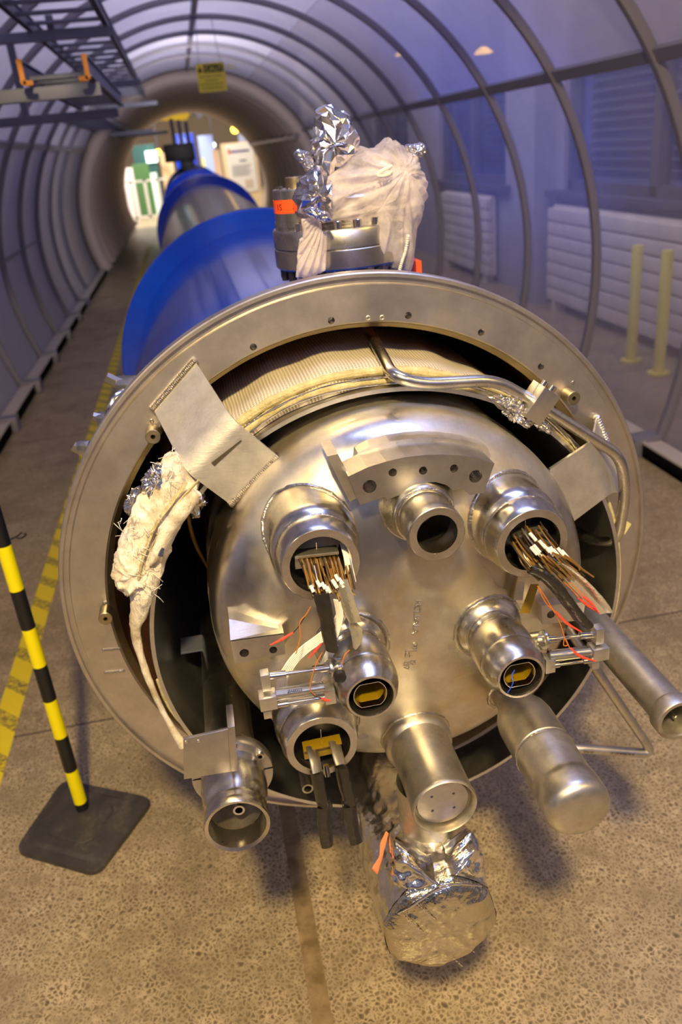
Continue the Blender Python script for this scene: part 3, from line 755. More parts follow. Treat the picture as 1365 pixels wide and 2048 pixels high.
# torn fleece on the left
tf = blob([(288, 985), (330, 915), (352, 905), (405, 958), (388, 1000), (358, 1040), (340, 1085), (318, 1120), (292, 1140), (252, 1130), (238, 1085), (256, 1030)], -.085, .03, P(FLUFF), 'torn_blanket', MG, amp=.016, scale=17, nu=120, nv=44, smooth=True, seed=3, label='torn white fibre blanket bulging over the flange rim')
blob([(226, 1150), (236, 1092), (262, 1075), (296, 1100), (302, 1150), (290, 1185), (262, 1186), (240, 1172)], -.095, .03, P(FLUFF), 'torn_lump', tf, amp=.012, scale=40, smooth=True, seed=5)
def strip(pxs, Ys, rads, mat, name, parent, flat=.45, seg=14, amp=.35, label=None, sc=40):
    Pp = smooth_path([at(x, y, Y) for (x, y), Y in zip(pxs, Ys)], 8); n = len(Pp)
    rr = []
    for i in range(n):
        t = i/(n-1)*(len(rads)-1); j = min(int(t), len(rads)-2); r = rads[j]+(rads[j+1]-rads[j])*(t-j)
        rr.append(r)
    V, Fc = sweep(Pp, .01, seg, radii=rr, flat=flat)
    V2 = []
    for i, v in enumerate(V):
        c = Pp[min(i//seg, n-1)]; d = v-c
        V2.append(c+d*(1+amp*(ridged(v, sc)-.4)))
    return make(name, (V2, Fc), P(mat), parent, label=label)
strip([(318, 1085), (292, 1150), (280, 1210), (272, 1260), (281, 1310), (302, 1370), (330, 1430), (366, 1492)], [-.10, -.10, -.095, -.09, -.085, -.085, -.08, -.085], [.022, .024, .016, .010, .007, .006, .005, .009], FLUFF, 'torn_strip', tf, flat=.8)
strip([(396, 985), (362, 1022), (335, 1060), (318, 1100), (300, 1130)], [-.13]*5, [.009, .014, .012, .010, .004], FLUFF, 'torn_strip', tf, flat=.8)
strip([(374, 965), (340, 1010), (312, 1050), (288, 1110), (276, 1160)], [-.125]*5, [.002, .0035, .003, .003, .002], MLIE, 'blanket_layer', tf)
strip([(398, 960), (352, 1012), (322, 1062), (300, 1100)], [-.13]*4, [.0025, .004, .003, .002], MLIE, 'blanket_layer', tf)
strip([(326, 1095), (321, 1110), (322, 1122)], [-.14]*3, [.003, .006, .003], FOIL, 'foil_scrap', tf)
blob([(287, 975), (300, 935), (325, 930), (338, 950), (325, 985), (300, 990)], -.09, .02, P(FOIL), 'foil_scrap', tf, amp=.016, scale=60, nu=40, nv=16, seed=8)
blob([(248, 1020), (262, 985), (278, 975), (283, 1005), (268, 1030)], -.04, .015, P(FOIL), 'foil_scrap', tf, amp=.012, scale=60, nu=36, nv=14, seed=9)
blob([(375, 1010), (392, 985), (410, 965), (412, 1000), (400, 1028), (385, 1030)], -.06, .015, P(FOIL), 'foil_scrap', tf, amp=.014, scale=60, nu=40, nv=14, seed=10)
rnd = random.Random(4)
fib = []
for i in range(70):
    x0, y0 = rnd.choice([(300, 1165), (250, 1060), (330, 940), (290, 1180), (345, 930), (310, 1060), (285, 1120)])
    x0 += rnd.uniform(-18, 18); y0 += rnd.uniform(-25, 25); an = rnd.uniform(0, 6.28); ln = rnd.uniform(10, 32); Y = -.125
    a = at(x0, y0, Y); b = at(x0+ln*.5*math.cos(an)+rnd.uniform(-4, 4), y0+ln*.5*math.sin(an), Y-.008); c = at(x0+ln*math.cos(an), y0+ln*math.sin(an), Y)
    fib.append(sweep(smooth_path([a, b, c], 4), .0004, 5))
tag(make('loose_fibres', join(*fib), P(CLOTHW), tf), kind='stuff')
blob([(982, 796), (1008, 797), (1038, 808), (1064, 832), (1060, 850), (1046, 852), (1030, 838), (1004, 820)], -.11, .014, P(FOIL), 'crumpled_foil', bl, amp=.02, scale=70, nu=70, nv=22, seed=11, label='crumpled foil at the blanket edge')
blob([(1072, 838), (1094, 848), (1104, 868), (1090, 866), (1076, 852)], -.10, .010, P(FOIL), 'crumpled_foil', bl, amp=.012, scale=70, nu=36, nv=14, seed=12)
for off in (0, 1, 2):
    strip([(1088, 830+off*5), (1118, 855+off*7), (1142, 885+off*5), (1160, 915)], [-.085]*4, [.002, .003, .003, .0015], [MLIE, FOIL, MLIE][off], 'blanket_layer', bl)

# --- steel dome (end of the inner vessel)
dome = make('end_dome', lathe([(.28, .75), (.302, .75), (.302, -.045), (.3045, -.05), (.3045, -.056), (.302, -.061), (.303, -.115), (.3005, -.137), (.294, -.156), (.282, -.173), (.264, -.188), (.24, -.201), (.21, -.213), (.16, -.225), (.10, -.233), (.05, -.237), (0, -.238)], DC, 200), P(DOME), MG, label='large ground steel dome')
for e in dome.data.edges: e.use_edge_sharp = False
def ring(c, y, R, r, parent, name='weld_ring', mat=None, n=None, amp=.35):
    n = n or int(2*PI*R/.004)
    V, Fc = [], []; sg = 8
    for i in range(n):
        a = 2*PI*i/n; rr = r*(1+amp*(noise.noise(Vector((i*.9, R*90, 1)))))
        for j in range(sg):
            b = 2*PI*j/sg; V.append(Vector((c[0]+(R+rr*math.cos(b))*math.cos(a), y+rr*math.sin(b), c[1]+(R+rr*math.cos(b))*math.sin(a))))
    for i in range(n):
        i2 = (i+1) % n
        for j in range(sg): j2 = (j+1) % sg; Fc.append((i*sg+j, i*sg+j2, i2*sg+j2, i2*sg+j))
    return make(name, (V, Fc), P(mat or WELD), parent)
def dome_y(x, z):
    r = math.hypot(x-DC[0], z-DC[1]); pr = [(.303, -.115), (.3005, -.137), (.294, -.156), (.282, -.173), (.264, -.188), (.24, -.201), (.21, -.213), (.16, -.225), (.10, -.233), (.05, -.237), (0, -.238)]
    for (r1, y1), (r2, y2) in zip(pr, pr[1:]):
        if r2 <= r <= r1: return y1+(y2-y1)*(r1-r)/(r1-r2)
    return -.11
def base_weld(c, R, r, parent):
    pts = []; n = 60
    for i in range(n+1):
        a = 2*PI*i/n; rr = R+.0015*noise.noise(Vector((i*.6, R, 3))); x, z = c[0]+rr*math.cos(a), c[1]+rr*math.sin(a); pts.append(Vector((x, dome_y(x, z), z)))
    return make('weld_ring', sweep(pts, r, 8, caps=False, radii=[r*(1+.35*noise.noise(Vector((i*1.3, R*50, 2)))) for i in range(n+1)]), P(WELD), parent)
def nozzle(name, c, prof, bore, base, label, mat=STEEL, dy=0, k=1.0):
    """prof: outer (r, y) from the front back to the dome; bore: inner (r, y)"""
    bore = [(r*k, y+dy) for r, y in bore]; prof = [(r*k, y+dy) for r, y in prof]
    o = make(name, lathe(list(reversed(bore))+prof, c, 96), P(mat), MG, label=label)
    if base: base_weld(c, base, .0035, o)
    return o
UL, TCN, UR = (-.115, .207), (.038, .2315), (.176, .183)
BLc, BRc = (-.0745, .028), (.136, .013)
LN, BC, CC = (-.141, -.113), (.0175, -.185), (.1755, -.136)
def n_big(c, yf, r, lab, rb=.039):
    s = r/.049
    o = nozzle('nozzle', c, [(r-.001, yf), (r, yf+.001), (r*1.04, yf+.012), (r*1.10, yf+.020), (r*1.11, yf+.030), (r*1.06, yf+.034), (r*1.06, yf+.040), (r*1.13, yf+.045), (r*1.19, yf+.052), (r*1.20, yf+.062), (r*1.22, yf+.15)],
        [(rb, yf), (rb-.001, yf+.004), (rb-.001, yf+.012), (rb+.002, yf+.015), (rb+.002, yf+.16), (0, yf+.16)], r*1.215, lab)
    make('nozzle_shade', lathe([(rb+.0018, yf+.02), (rb+.0018, yf+.158), (0, yf+.158)], c, 64), P(DEEP), o, label='painted darkness inside the nozzle')
    ring(c, yf+.037, r*1.065, .0022, o)
    return o
nul = n_big(UL, -.305, .052, 'upper left nozzle with a wire bundle hanging out', .041)
nur = n_big(UR, -.302, .0515, 'upper right nozzle with a fanned wire bundle', .040)
nln = n_big(LN, -.275, .0545, 'lower left nozzle with two bus bars', .043)
ntc = nozzle('nozzle', TCN, [(.0345, -.407), (.0355, -.406), (.0362, -.392), (.0335, -.386), (.0325, -.362), (.034, -.350), (.0385, -.346), (.0415, -.340), (.0425, -.325), (.0475, -.318), (.049, -.29), (.052, -.19)],
    [(.0255, -.407), (.0255, -.385), (.028, -.380), (.028, -.25), (0, -.25)], .0505, 'empty open nozzle at the top centre of the dome', dy=.087, k=1.07)
make('nozzle_shade', lathe([(.0295, -.28), (.0295, -.165), (0, -.165)], TCN, 48), P(DEEP), ntc, label='painted darkness inside the nozzle'); ring(TCN, -.261, .040, .0026, ntc)
make('locating_pin', cyl((TCN[0]-.004, -.3205, TCN[1]-.0305), (TCN[0]-.004, -.317, TCN[1]-.0305), .0028, 12), P(WELD), ntc)
def beamtube(c, lab, sgn):
    o = nozzle('beam_tube', c, [(.0305, -.402), (.0325, -.402), (.0335, -.398), (.0375, -.392), (.0415, -.380), (.0428, -.370), (.0432, -.366), (.0420, -.363), (.0432, -.360), (.0432, -.335), (.0430, -.318), (.0395, -.306), (.0345, -.300), (.0335, -.298), (.036, -.294), (.038, -.291), (.0375, -.289), (.0415, -.286), (.0465, -.281), (.0495, -.274), (.0510, -.268), (.0515, -.22)],
        [(.0295, -.402), (.0285, -.398), (.0285, -.24), (0, -.24)], .0535, lab, dy=.04, k=1.04)
    make('tube_shade', lathe([(.0293, -.352), (.0293, -.202), (0, -.202)], c, 48), P(DEEP), o, label='painted darkness inside the beam tube')
    sc = []
    n = 64
    for i in range(n):
        a = 2*PI*i/n; x, z = .0231*math.cos(a), .0231*math.sin(a); sc.append((x, max(-.019, min(.019, z))))
    V, Fc = [], []
    for y, k in ((-.356, 1), (-.356, .95), (-.21, .95), (-.21, 1)):
        for x, z in sc: V.append(Vector((c[0]+x*k, y, c[1]+z*k)))
    for j in range(4):
        for i in range(n): i2 = (i+1) % n; Fc.append((j*n+i, j*n+i2, ((j+1) % 4)*n+i2, ((j+1) % 4)*n+i))
    s = make('beam_screen', (V, Fc), P(POL), o, label='flattened steel beam screen')
    V, Fc = [], []
    for y in (-.345, -.215):
        for x, z in sc: V.append(Vector((c[0]+x*.945, y, c[1]+z*.945)))
    for i in range(n): i2 = (i+1) % n; Fc.append((i, i2, n+i2, n+i))
    Fc.append(tuple(range(n, 2*n)))
    make('screen_light_tint', (V, Fc), P(KAPF), o, label='amber colour standing for yellow light inside')  # yellow light inside the beam screen, put into the colour
    ring(c, -.252, .0395, .002, o)
    st, e = (at(694, 1331, -.305), at(664, 1335, -.318)) if sgn < 0 else (at(1066, 1283, -.305), at(1088, 1280, -.318))
    e_ = e+(e-st)*.35
    make('side_port', join(cyl(e, e_, .0085, 24), cyl(st, e, .0135, 32), cyl(e, e+Vector((sgn*.003, 0, 0)), .0145, 32)), P(STEEL), o)
    return o
tbl = beamtube(BLc, 'left beam tube', -1); tbr = beamtube(BRc, 'right beam tube with a blue thread inside', 1)
OFF = .04
make('blue_thread', sweep(smooth_path([at(1030, 1340, -.398), at(1024, 1352, -.40), at(1027, 1364, -.405), at(1022, 1376, -.405), at(1015, 1387, -.404)], 6), .0007, 6), P(BLUEW), tbr)
OFF = 0
# plugged centre tube with its elbow
cb = nozzle('plugged_tube', BC, [(.0445, -.392), (.0458, -.3935), (.0475, -.391), (.0478, -.387), (.0465, -.384), (.0462, -.35), (.0462, -.268), (.0475, -.262), (.052, -.258), (.0535, -.252), (.0535, -.240), (.055, -.20)],
    [(.0442, -.392), (.0425, -.388), (.0425, -.376), (0, -.376)], .0545, 'round tube in the centre closed by a plate with four small holes', DULL, dy=.022, k=1.03)
plt_ = make('plug_plate', lathe([(.0, -.359), (.0387, -.359), (.0397, -.358), (.0397, -.354), (0, -.354)], BC, 64), P(PLATE), cb)
bpy.context.view_layer.update()
hol = [(BC[0]+sx*.0165+.000, BC[1]+sz*.0135-sx*.0012) for sx in (-1, 1) for sz in (-1, 1)]
cut(plt_, [cyl((x, -.368, z), (x, -.3555, z), .0022, 14) for x, z in hol]); plt_.data.materials.clear(); plt_.data.materials.append(P(PLATE))
make('elbow_tube', lathe([(.0495, -.19), (.0495, -.280), (.0505, -.283), (.0505, -.30)], (BC[0]-.006, -.305), 64, 'Z'), P(DULL), cb, label='stub tube dropping into the foil wrapped tank')
# capped can
make_can = [(.030, -.19), (.034, -.215), (.034, -.222), (.0275, -.226), (.027, -.245), (.029, -.262), (.036, -.272), (.0415, -.285), (.044, -.300), (.044, -.365), (.0425, -.3665), (.0425, -.369), (.0445, -.3705), (.0445, -.376), (.0435, -.378), (.0435, -.436), (.0430, -.440), (.0449, -.444), (.0457, -.452), (.0457, -.474), (.0442, -.482), (.039, -.4875), (.029, -.4905), (.0, -.493)]
can = make('capped_can', lathe([(r, y+.014+.02*max(0, (y+.26)/.07)) for r, y in make_can], CC, 96), P(DULL), MG, label='long capped steel can pointing to the lower right')
base_weld(CC, .034, .003, can); ring(CC, -.357, .0443, .0015, can)
# right long tube and its mouth
RTc = (.3535, -.080)
rt = make('long_tube', lathe([(0, -.30), (.0255, -.30), (.0255, -.402), (.027, -.406), (.032, -.406), (.0335, -.403), (.0335, -.384), (.0315, -.380), (.0285, -.377), (.0278, -.36), (.0278, .45), (0, .45)], RTc, 72), P(DULL), MG, label='long dull steel tube reaching out to the right edge')
make('mouth_post', join(cyl((RTc[0]-.004, -.31, RTc[1]+.004), (RTc[0]+.003, -.392, RTc[1]-.004), .0018, 8), cyl((RTc[0]-.016, -.36, RTc[1]-.006), (RTc[0]-.014, -.352, RTc[1]-.003), .003, 10), cyl((RTc[0]+.016, -.37, RTc[1]+.006), (RTc[0]+.014, -.362, RTc[1]+.003), .003, 10)), P(POL), rt)
# left bell mouthed tube
LTc = (-.279, -.151)
lt = make('bell_tube', lathe([(0, -.272), (.034, -.272), (.0365, -.30), (.0385, -.345), (.0405, -.356), (.0455, -.358), (.0468, -.354), (.0468, -.347), (.044, -.344), (.0435, -.340), (.0455, -.336), (.0450, -.331), (.0405, -.328), (.0405, -.322), (.0440, -.316), (.0475, -.304), (.0490, -.285), (.0485, -.262), (.046, -.24), (.0405, -.225), (.0385, -.215), (.0385, .5), (0, .5)], LTc, 96), P(STEEL), MG, label='lower left tube with an open bell mouth')
make('mouth_lining', lathe([(.0372, -.325), (.0362, -.303), (.0338, -.2725), (.012, -.268), (0, -.268)], LTc, 48), P(DULL), lt)
make('inner_tube', lathe([(.0055, -.33), (.0085, -.33), (.0085, -.272), (.0055, -.272)], (LTc[0]+.004, LTc[1]+.002), 32, closed=True), P(POL), lt)
cr_ = make('split_clamp', lathe([(.0475, -.255), (.0605, -.255), (.0615, -.253), (.0615, -.238), (.0605, -.236), (.045, -.236)], LTc, 96, closed=True), P(PLATE), lt, label='split clamp ring around the bell tube')
bpy.context.view_layer.update()
cut(cr_, [box(LTc[0]-.07, LTc[0]-.04, -.26, -.24, LTc[1]+.005, LTc[1]+.008), box(LTc[0]+.042, LTc[0]+.07, -.26, -.24, LTc[1]-.001, LTc[1]+.002)]); cr_.data.materials.clear(); cr_.data.materials.append(P(PLATE))
for dx, dz in ((.008, .053), (.045, .03)):
    p = Vector((LTc[0]+dx, -.255, LTc[1]+dz)); make('clamp_screw', lathe([(.0025, p.y-.001), (.0032, p.y-.006), (.0062, p.y-.006), (.0062, p.y), (0, p.y)], (p.x, p.z), 20), P(POL), lt)
pl = [at(367, 1480, -.33), at(470, 1456, -.33), at(475, 1541, -.33), at(368, 1559, -.33)]
bp = make('cover_plate', solid((pl, [(0, 1, 2, 3)]), .006, (0, 1, 0)), P(PLATE), lt, bevel=.0006, label='flat milled plate over the bell tube')
pl2 = [at(456, 1456, -.333), at(470, 1453, -.333), at(477, 1541, -.333), at(462, 1544, -.333)]
make('plate_flange', solid((pl2, [(0, 1, 2, 3)]), .05, (0, 1, 0)), P(PLATE), lt, bevel=.0006)
for px, py in ((373, 1482), (398, 1480)):
    p = at(px, py+2, -.33); make('plate_screw', lathe([(0, -.331), (.0022, -.3312), (.003, -.33), (0, -.3298)], (p.x, p.z), 16), P(POL), lt)
# small open drain
dp = at(616, 1578, -.16); make('drain_tube', lathe([(0, -.10), (.0068, -.10), (.0068, -.16), (.0098, -.16), (.0098, .1), (0, .1)], (dp.x, dp.z), 32), P(DULL), MG)

# --- plate with five holes on the dome
def poly(pxs, Y, depth, name, parent, mat, bevel=.0008, label=None):
    pts = [at(x, y, Y) for x, y in pxs]
    return make(name, solid((pts, [tuple(range(len(pts)))]), depth, (0, 1, 0)), P(mat), parent, bevel=0, smooth=False, label=label)
mp = poly([(697, 953), (735, 935), (773, 923), (812, 914), (850, 910), (888, 909), (926, 911), (960, 917), (990, 927), (979, 957), (968, 986), (940, 990), (926, 977), (908, 981), (893, 970), (872, 964), (848, 966), (822, 976), (800, 990), (789, 994), (776, 999), (769, 994), (745, 1002), (721, 1010), (709, 980)], -.252, .055, 'mounting_plate', MG, PLATE, label='milled plate with five holes on the dome')
bpy.context.view_layer.update()
hh = [(740, 973, .0093), (786, 945, .0058), (847, 941, .0058), (909, 937, .0058), (952, 953, .0093)]
cut(mp, [cyl(at(x, y, -.252)+Vector((0, -.01, 0)), at(x, y, -.252)+Vector((0, .035, 0)), r, 24) for x, y, r in hh]); mp.data.materials.clear(); mp.data.materials.append(P(PLATE))
for x, y, r in hh:
    p = at(x, y, -.252); make('threaded_hole', lathe([(r+(.0004 if i % 2 else -.0004), -.2505+i*.0014) for i in range(22)]+[(0, -.2197)], (p.x, p.z), 24), P(POL), mp)
poly([(716, 905), (742, 893), (780, 883), (820, 877), (850, 875), (890, 876), (930, 881), (975, 894), (983, 912), (968, 950), (700, 955)], -.198, .10, 'backing_block', MG, DOME, label='stepped block behind the milled plate')
poly([(655, 913), (676, 908), (722, 992), (700, 1004)], -.235, .06, 'side_gusset', MG, DULL)
lugl = poly([(461, 1283), (568, 1268), (571, 1308), (470, 1327)], -.238, .10, 'mounting_lug', MG, PLATE, label='left lug with two holes')
bpy.context.view_layer.update()
hl = [(489, 1306, .0068), (547, 1300, .0058)]
cut(lugl, [cyl(at(x, y, -.238)+Vector((0, -.01, 0)), at(x, y, -.238)+Vector((0, .03, 0)), r, 24) for x, y, r in hl]); lugl.data.materials.clear(); lugl.data.materials.append(P(PLATE))
wd = [at(461, 1281, -.2375), at(568, 1266, -.2375), at(560, 1258, -.225), at(458, 1238, -.21)]
make('lug_gusset', solid((wd, [(0, 1, 2, 3)]), .04, (0, 1, 0)), P(PLATE), MG, smooth=False)
lugr = poly([(1084, 1212), (1172, 1204), (1166, 1240), (1086, 1249)], -.232, .09, 'mounting_lug', MG, PLATE, label='right lug with one hole')
bpy.context.view_layer.update()
cut(lugr, [cyl(at(1103, 1229, -.232)+Vector((0, -.01, 0)), at(1103, 1229, -.232)+Vector((0, .03, 0)), .0066, 24)]); lugr.data.materials.clear(); lugr.data.materials.append(P(PLATE))
make('threaded_hole', lathe([(.0064+(.0004 if i % 2 else 0), -.231+i*.0014) for i in range(18)]+[(0, -.2055)], (at(1103, 1229, -.232).x, at(1103, 1229, -.232).z), 24), P(POL), lugr)
# amber film and label strips near the right nozzle
for a in (((1062, 1168), (1078, 1168), (1060, 1226), (1040, 1226)),):
    make('film_tape', solid(([at(x, y, -.245) for x, y in a], [(0, 1, 2, 3)]), .0008, (0, -1, 0)), P(KAPF), dome, smooth=False, label='strip of amber film tape')
make('film_tape', solid(([at(x, y, -.243) for x, y in ((1036, 1163), (1050, 1163), (1046, 1200), (1028, 1200))], [(0, 1, 2, 3)]), .0008, (0, -1, 0)), P(PLATE), dome, smooth=False, label='strip of metal tape')
# stamped characters on the dome, running downwards
base_ = at(832, 1200, -.2385); dn = (at(822, 1300, -.2385)-base_).normalized(); side = Vector((dn.z, 0, -dn.x))
text_mesh('HCLBALA', .0135, base_-side*.0, dn, -side if side.x < 0 else side, P(PLATE), 'stamped_text', dome, depth=.0007)
b2 = at(826, 1286, -.2385); text_mesh('001 . 10', .012, b2, dn, -side if side.x < 0 else side, P(PLATE), 'stamped_text', dome, depth=.0007)
b3 = at(812, 1300, -.2385); text_mesh('LC 107', .012, b3, dn, -side if side.x < 0 else side, P(PLATE), 'stamped_text', dome, depth=.0007)

# --- transport straps
def strap(A, B, Cc, name, label):
    """A, B, C: pairs of points (flange end, bend, dome end)"""
    def prof(a, b, c):
        s, e = b.lerp(a, .22), b.lerp(c, .22); pts = [a, a.lerp(b, .5), s]
        for k in range(1, 9):
            q = k/8; pts.append(s*(1-q)**2+b*2*q*(1-q)+e*q*q)
        return pts+[b.lerp(c, .6), c]
    L1, L2 = prof(A[0], B[0], Cc[0]), prof(A[1], B[1], Cc[1]); n = len(L1)
    V = []
    for i in range(n):
        for j in range(7): V.append(L1[i].lerp(L2[i], j/6))
    Fc = [(i*7+j, i*7+j+1, (i+1)*7+j+1, (i+1)*7+j) for i in range(n-1) for j in range(6)]
    o = make(name, solid((V, Fc), .006, (0, -1, 0)), P(STRAP), MG, label=label)
    ua, uc = (A[0]-B[0]).normalized()*.004, (Cc[0]-B[0]).normalized()*.004; e1 = (A[1]-A[0])*.02; e2 = (Cc[1]-Cc[0])*.02
    weld_run([A[0]+ua+Vector((0, -.004, 0))-e1, A[1]+ua+Vector((0, -.004, 0))+e1], .0078, o, n=34)
    weld_run([Cc[0]+uc+Vector((0, -.003, 0))-e2, Cc[1]+uc+Vector((0, -.003, 0))+e2], .0078, o, n=34)
    return o
YA, YB, YC = -.004, -.102, -.104
sl_ = strap((at(392, 724, YA), at(309, 820, YA)), (at(466, 838, YB), at(371, 940, YB)), (at(553, 908, YC), at(457, 1003, YC)), 'transport_strap', 'bent steel strap welded on the upper left of the flange')
def mark(a, b, Y, wd, nm='pen_mark'):
    pa, pb2 = at(*a, Y), at(*b, Y); d = (pb2-pa).normalized(); s = d.cross(Vector((0, 1, 0))).normalized()*wd
    return solid(([pa-s*.3, pb2-s, pb2+s, pa+s*.3], [(0, 1, 2, 3)]), .0006, (0, -1, 0))
make('pen_mark', mark((483, 881), (426, 929), -.1095, .0035), P(M('grey_scuff', rgb(62, 52, 42), .6)), sl_, smooth=False)
sr_ = strap((at(1170, 838, YA)+Vector((0.02, 0, 0)), at(1250, 985, YA)), (at(1183, 880, YB), at(1222, 982, YB)), (at(1095, 938, YC), at(1141, 1043, YC)), 'transport_strap', 'bent steel strap welded on the right of the flange')

# --- small cooling pipes
r_ = .0093
pp = make('cooling_pipe', sweep(smooth_path([at(728, 640, .16), at(786, 752, -.115), at(845, 768, -.118), at(990, 760, -.118), at(1062, 800, -.112), at(1242, 912, -.09), at(1252, 985, -.085), at(1236, 1083, -.075), at(1185, 1082, -.03), at(1100, 1030, .06)], 8, rad=.030), r_, 20), P(STEEL), MG, label='bent steel pipe sweeping over the upper right')
d_ = (at(1150, 857, -.10)-at(1062, 800, -.112)).normalized(); cc_ = at(1074, 806, -.115)
nz_ = Vector((0, -1, 0)); nz_ = (nz_-d_*nz_.dot(d_)).normalized(); sd = d_.cross(nz_)
if sd.z < 0: sd = -sd
ck = make('pipe_clamp', join(obox(cc_+nz_*.0095, d_, sd, nz_, .0165, .026, .009), obox(cc_-nz_*.0095, d_, sd, nz_, .0165, .026, .009)), P(ALU), MG, bevel=.0008, label='aluminium clamp block on the bent pipe')
for i, (u, v) in enumerate(((-.009, 0), (.009, .0), (0.0, .012))):
    q = cc_+sd*.026+d_*u+nz_*v*.9
    make('clamp_bolt', orient(lathe([(0, 0), (.0052, 0), (.0052, .008), (.0046, .0085), (.0028, .0085), (.0028, .005), (0, .005)], seg=20, axis='Z'), q, sd), P(POL), ck)
lp = make('return_pipe', sweep(smooth_path([at(1080, 1500, -.05), at(1150, 1496, -.075), at(1308, 1508, -.09), at(1190, 1335, -.06), at(1100, 1205, .0)], 8, rad=.028), .0092, 20), P(DULL), MG, label='bent steel pipe at the lower right')
a, b = at(1165, 1502, -.09), at(1205, 1505, -.09)
text_mesh('970197', .0075, at(1168, 1506, -.093), b-a, Vector((0, 0, 1)).cross((b-a)).cross(b-a)*-1 if False else Vector((0, 0, 1)), P(INK), 'pipe_text', lp, depth=.0002)
text_mesh('SS LDI 44586 04 31', .0068, at(1222, 1508, -.0955), at(1280, 1512, -.0955)-at(1222, 1508, -.0955), Vector((0, 0, 1)), P(INK), 'pipe_text', lp, depth=.0002)
make('thin_line', sweep(smooth_path([at(375, 1020, .0), at(385, 1070, .02), at(402, 1110, .05), at(420, 1140, .1)], 6), .0035, 10), P(KAPT), MG)
make('inner_bracket', beam(at(362, 1292, .10), at(425, 1282, .10), .05, .004), P(GALV), MG, smooth=False)

# --- clamps on the outside, left behind the flange
cl = make('flange_clamp', join(obox(at(262, 775, .10), RT, Vector((0, 1, 0)), Vector((0, 0, 1)), .022, .03, .014), obox(at(213, 842, .08), RT, Vector((0, 1, 0)), Vector((0, 0, 1)), .014, .02, .012), obox(at(168, 896, .05), RT, Vector((0, 1, 0)), Vector((0, 0, 1)), .010, .014, .010)), P(STEEL), MG, bevel=.004, label='small clamps on the left outside of the vessel')
make('clamp_band', sweep(smooth_path([at(262, 778, .08), at(236, 792, .06), at(222, 815, .05), at(214, 840, .05)], 6), .006, 10, flat=.4), P(POL), cl)
make('clamp_nut', join(cyl(at(240, 768, .10), at(212, 755, .10), .009, 6), cyl(at(204, 838, .08), at(186, 834, .08), .008, 6), cyl(at(160, 900, .05), at(146, 892, .05), .008, 6)), P(STEEL), cl, smooth=False)

# --- foil wrapped tank under the centre
WT = (-.012, -.356)
def octo(a):
    n = 8; q = (a+.25) % (2*PI/n)-PI/n
    return 1-.75*(1-math.cos(PI/n)/math.cos(q))+.01
def tank():
    nu, nv = 200, 150; V = []
    y0, y1 = .18, -.415
    for j in range(nv+1):
        y = y0+(y1-y0)*j/nv
        for i in range(nu):
            a = 2*PI*i/nu; r = .0885
            near = max(0, 1-abs(y+.33)/.13)
            top = max(0, math.sin(a))
            p = Vector((math.cos(a)*r, y, math.sin(a)*r))
            am = .0012+.007*near*top
            tw = noise.noise(Vector((a*3+y*22, y*6, 4)))
            r += am*(ridged(p, 26)-.5)+.0016*abs(tw)
            r += .0015*math.cos(a*5+1)
            pk = min(1, max(0, (-y-.30)/.10)); r *= 1+pk*(octo(a)-1)
            f = max(0, (y+.10)/.28); r *= 1-.0*f
            V.append(Vector((WT[0]+r*math.cos(a), y, WT[1]+r*math.sin(a))))
    Fc = [(j*nu+i, j*nu+(i+1) % nu, (j+1)*nu+(i+1) % nu, (j+1)*nu+i) for j in range(nv) for i in range(nu)]
    Fc.append(tuple(range(nu)))
    return V, Fc
tk = make('foil_tank', tank(), P(FOIL2), MG, smooth=True, label='round tank wrapped in crumpled foil at the bottom')
for e in tk.data.edges: e.use_edge_sharp = False
def endcap():
    nu, nv = 160, 40; V = []
    for j in range(nv+1):
        t = j/nv
        for i in range(nu):
            a = 2*PI*i/nu; R0 = (.0885+.0012*math.cos(a*5+1))*octo(a)
            poly_ = R0*(1.0+.035*(abs(math.sin(a*3.5))-.5)*(1-t*.8)) if t > .12 else R0
            rr = poly_*(1-t) if t > .12 else R0*(1-t*.6/1.0)
            rr = R0*(1-t**1.6)
            y = -.415-.024*(1-(1-t)**3.2)-.006*max(0, ridged(Vector((rr*math.cos(a), rr*math.sin(a), 5)), 22)-.42)*min(1, t*6)
            V.append(Vector((WT[0]+rr*math.cos(a), y, WT[1]+rr*math.sin(a))))
    Fc = [(j*nu+i, j*nu+(i+1) % nu, (j+1)*nu+(i+1) % nu, (j+1)*nu+i) for j in range(nv) for i in range(nu)]
    return V, Fc
ec = make('foil_end', endcap(), P(FOILE), tk, label='smooth foil over the end of the tank')
for e in ec.data.edges: e.use_edge_sharp = False
for a, b in (((806, 1828), (927, 1934)), ((836, 1808), (951, 1906))):
    pa, pb2 = at(*a, -.4405), at(*b, -.436); 
    make('stitched_seam', join(*[cyl(pa.lerp(pb2, i/22), pa.lerp(pb2, (i+.7)/22), .0009, 6) for i in range(22)]), P(FOIL), tk)
make('seam_fold', strip([(796, 1826), (822, 1812), (848, 1795), (880, 1775), (918, 1768), (962, 1772)], [-.437, -.440, -.441, -.440, -.438, -.430], [.004, .0045, .004, .005, .0045, .003], FOIL, 'seam_fold', tk, flat=.5).data and ([], []), P(FOIL), tk) if False else strip([(796, 1826), (822, 1812), (848, 1795), (880, 1775), (918, 1768), (962, 1772)], [-.437, -.440, -.441, -.440, -.438, -.430], [.003, .0045, .004, .005, .0045, .003], FOIL, 'seam_fold', tk, flat=.5)
blob([(795, 1690), (830, 1716), (872, 1728), (915, 1712), (944, 1672), (965, 1715), (972, 1762), (940, 1776), (880, 1776), (830, 1796), (795, 1800), (780, 1752)], -.385, .030, P(FOIL), 'foil_collar', tk, amp=.018, scale=20, nu=150, nv=50, seed=21, smooth=True, label='crumpled foil folded round the stub tube')
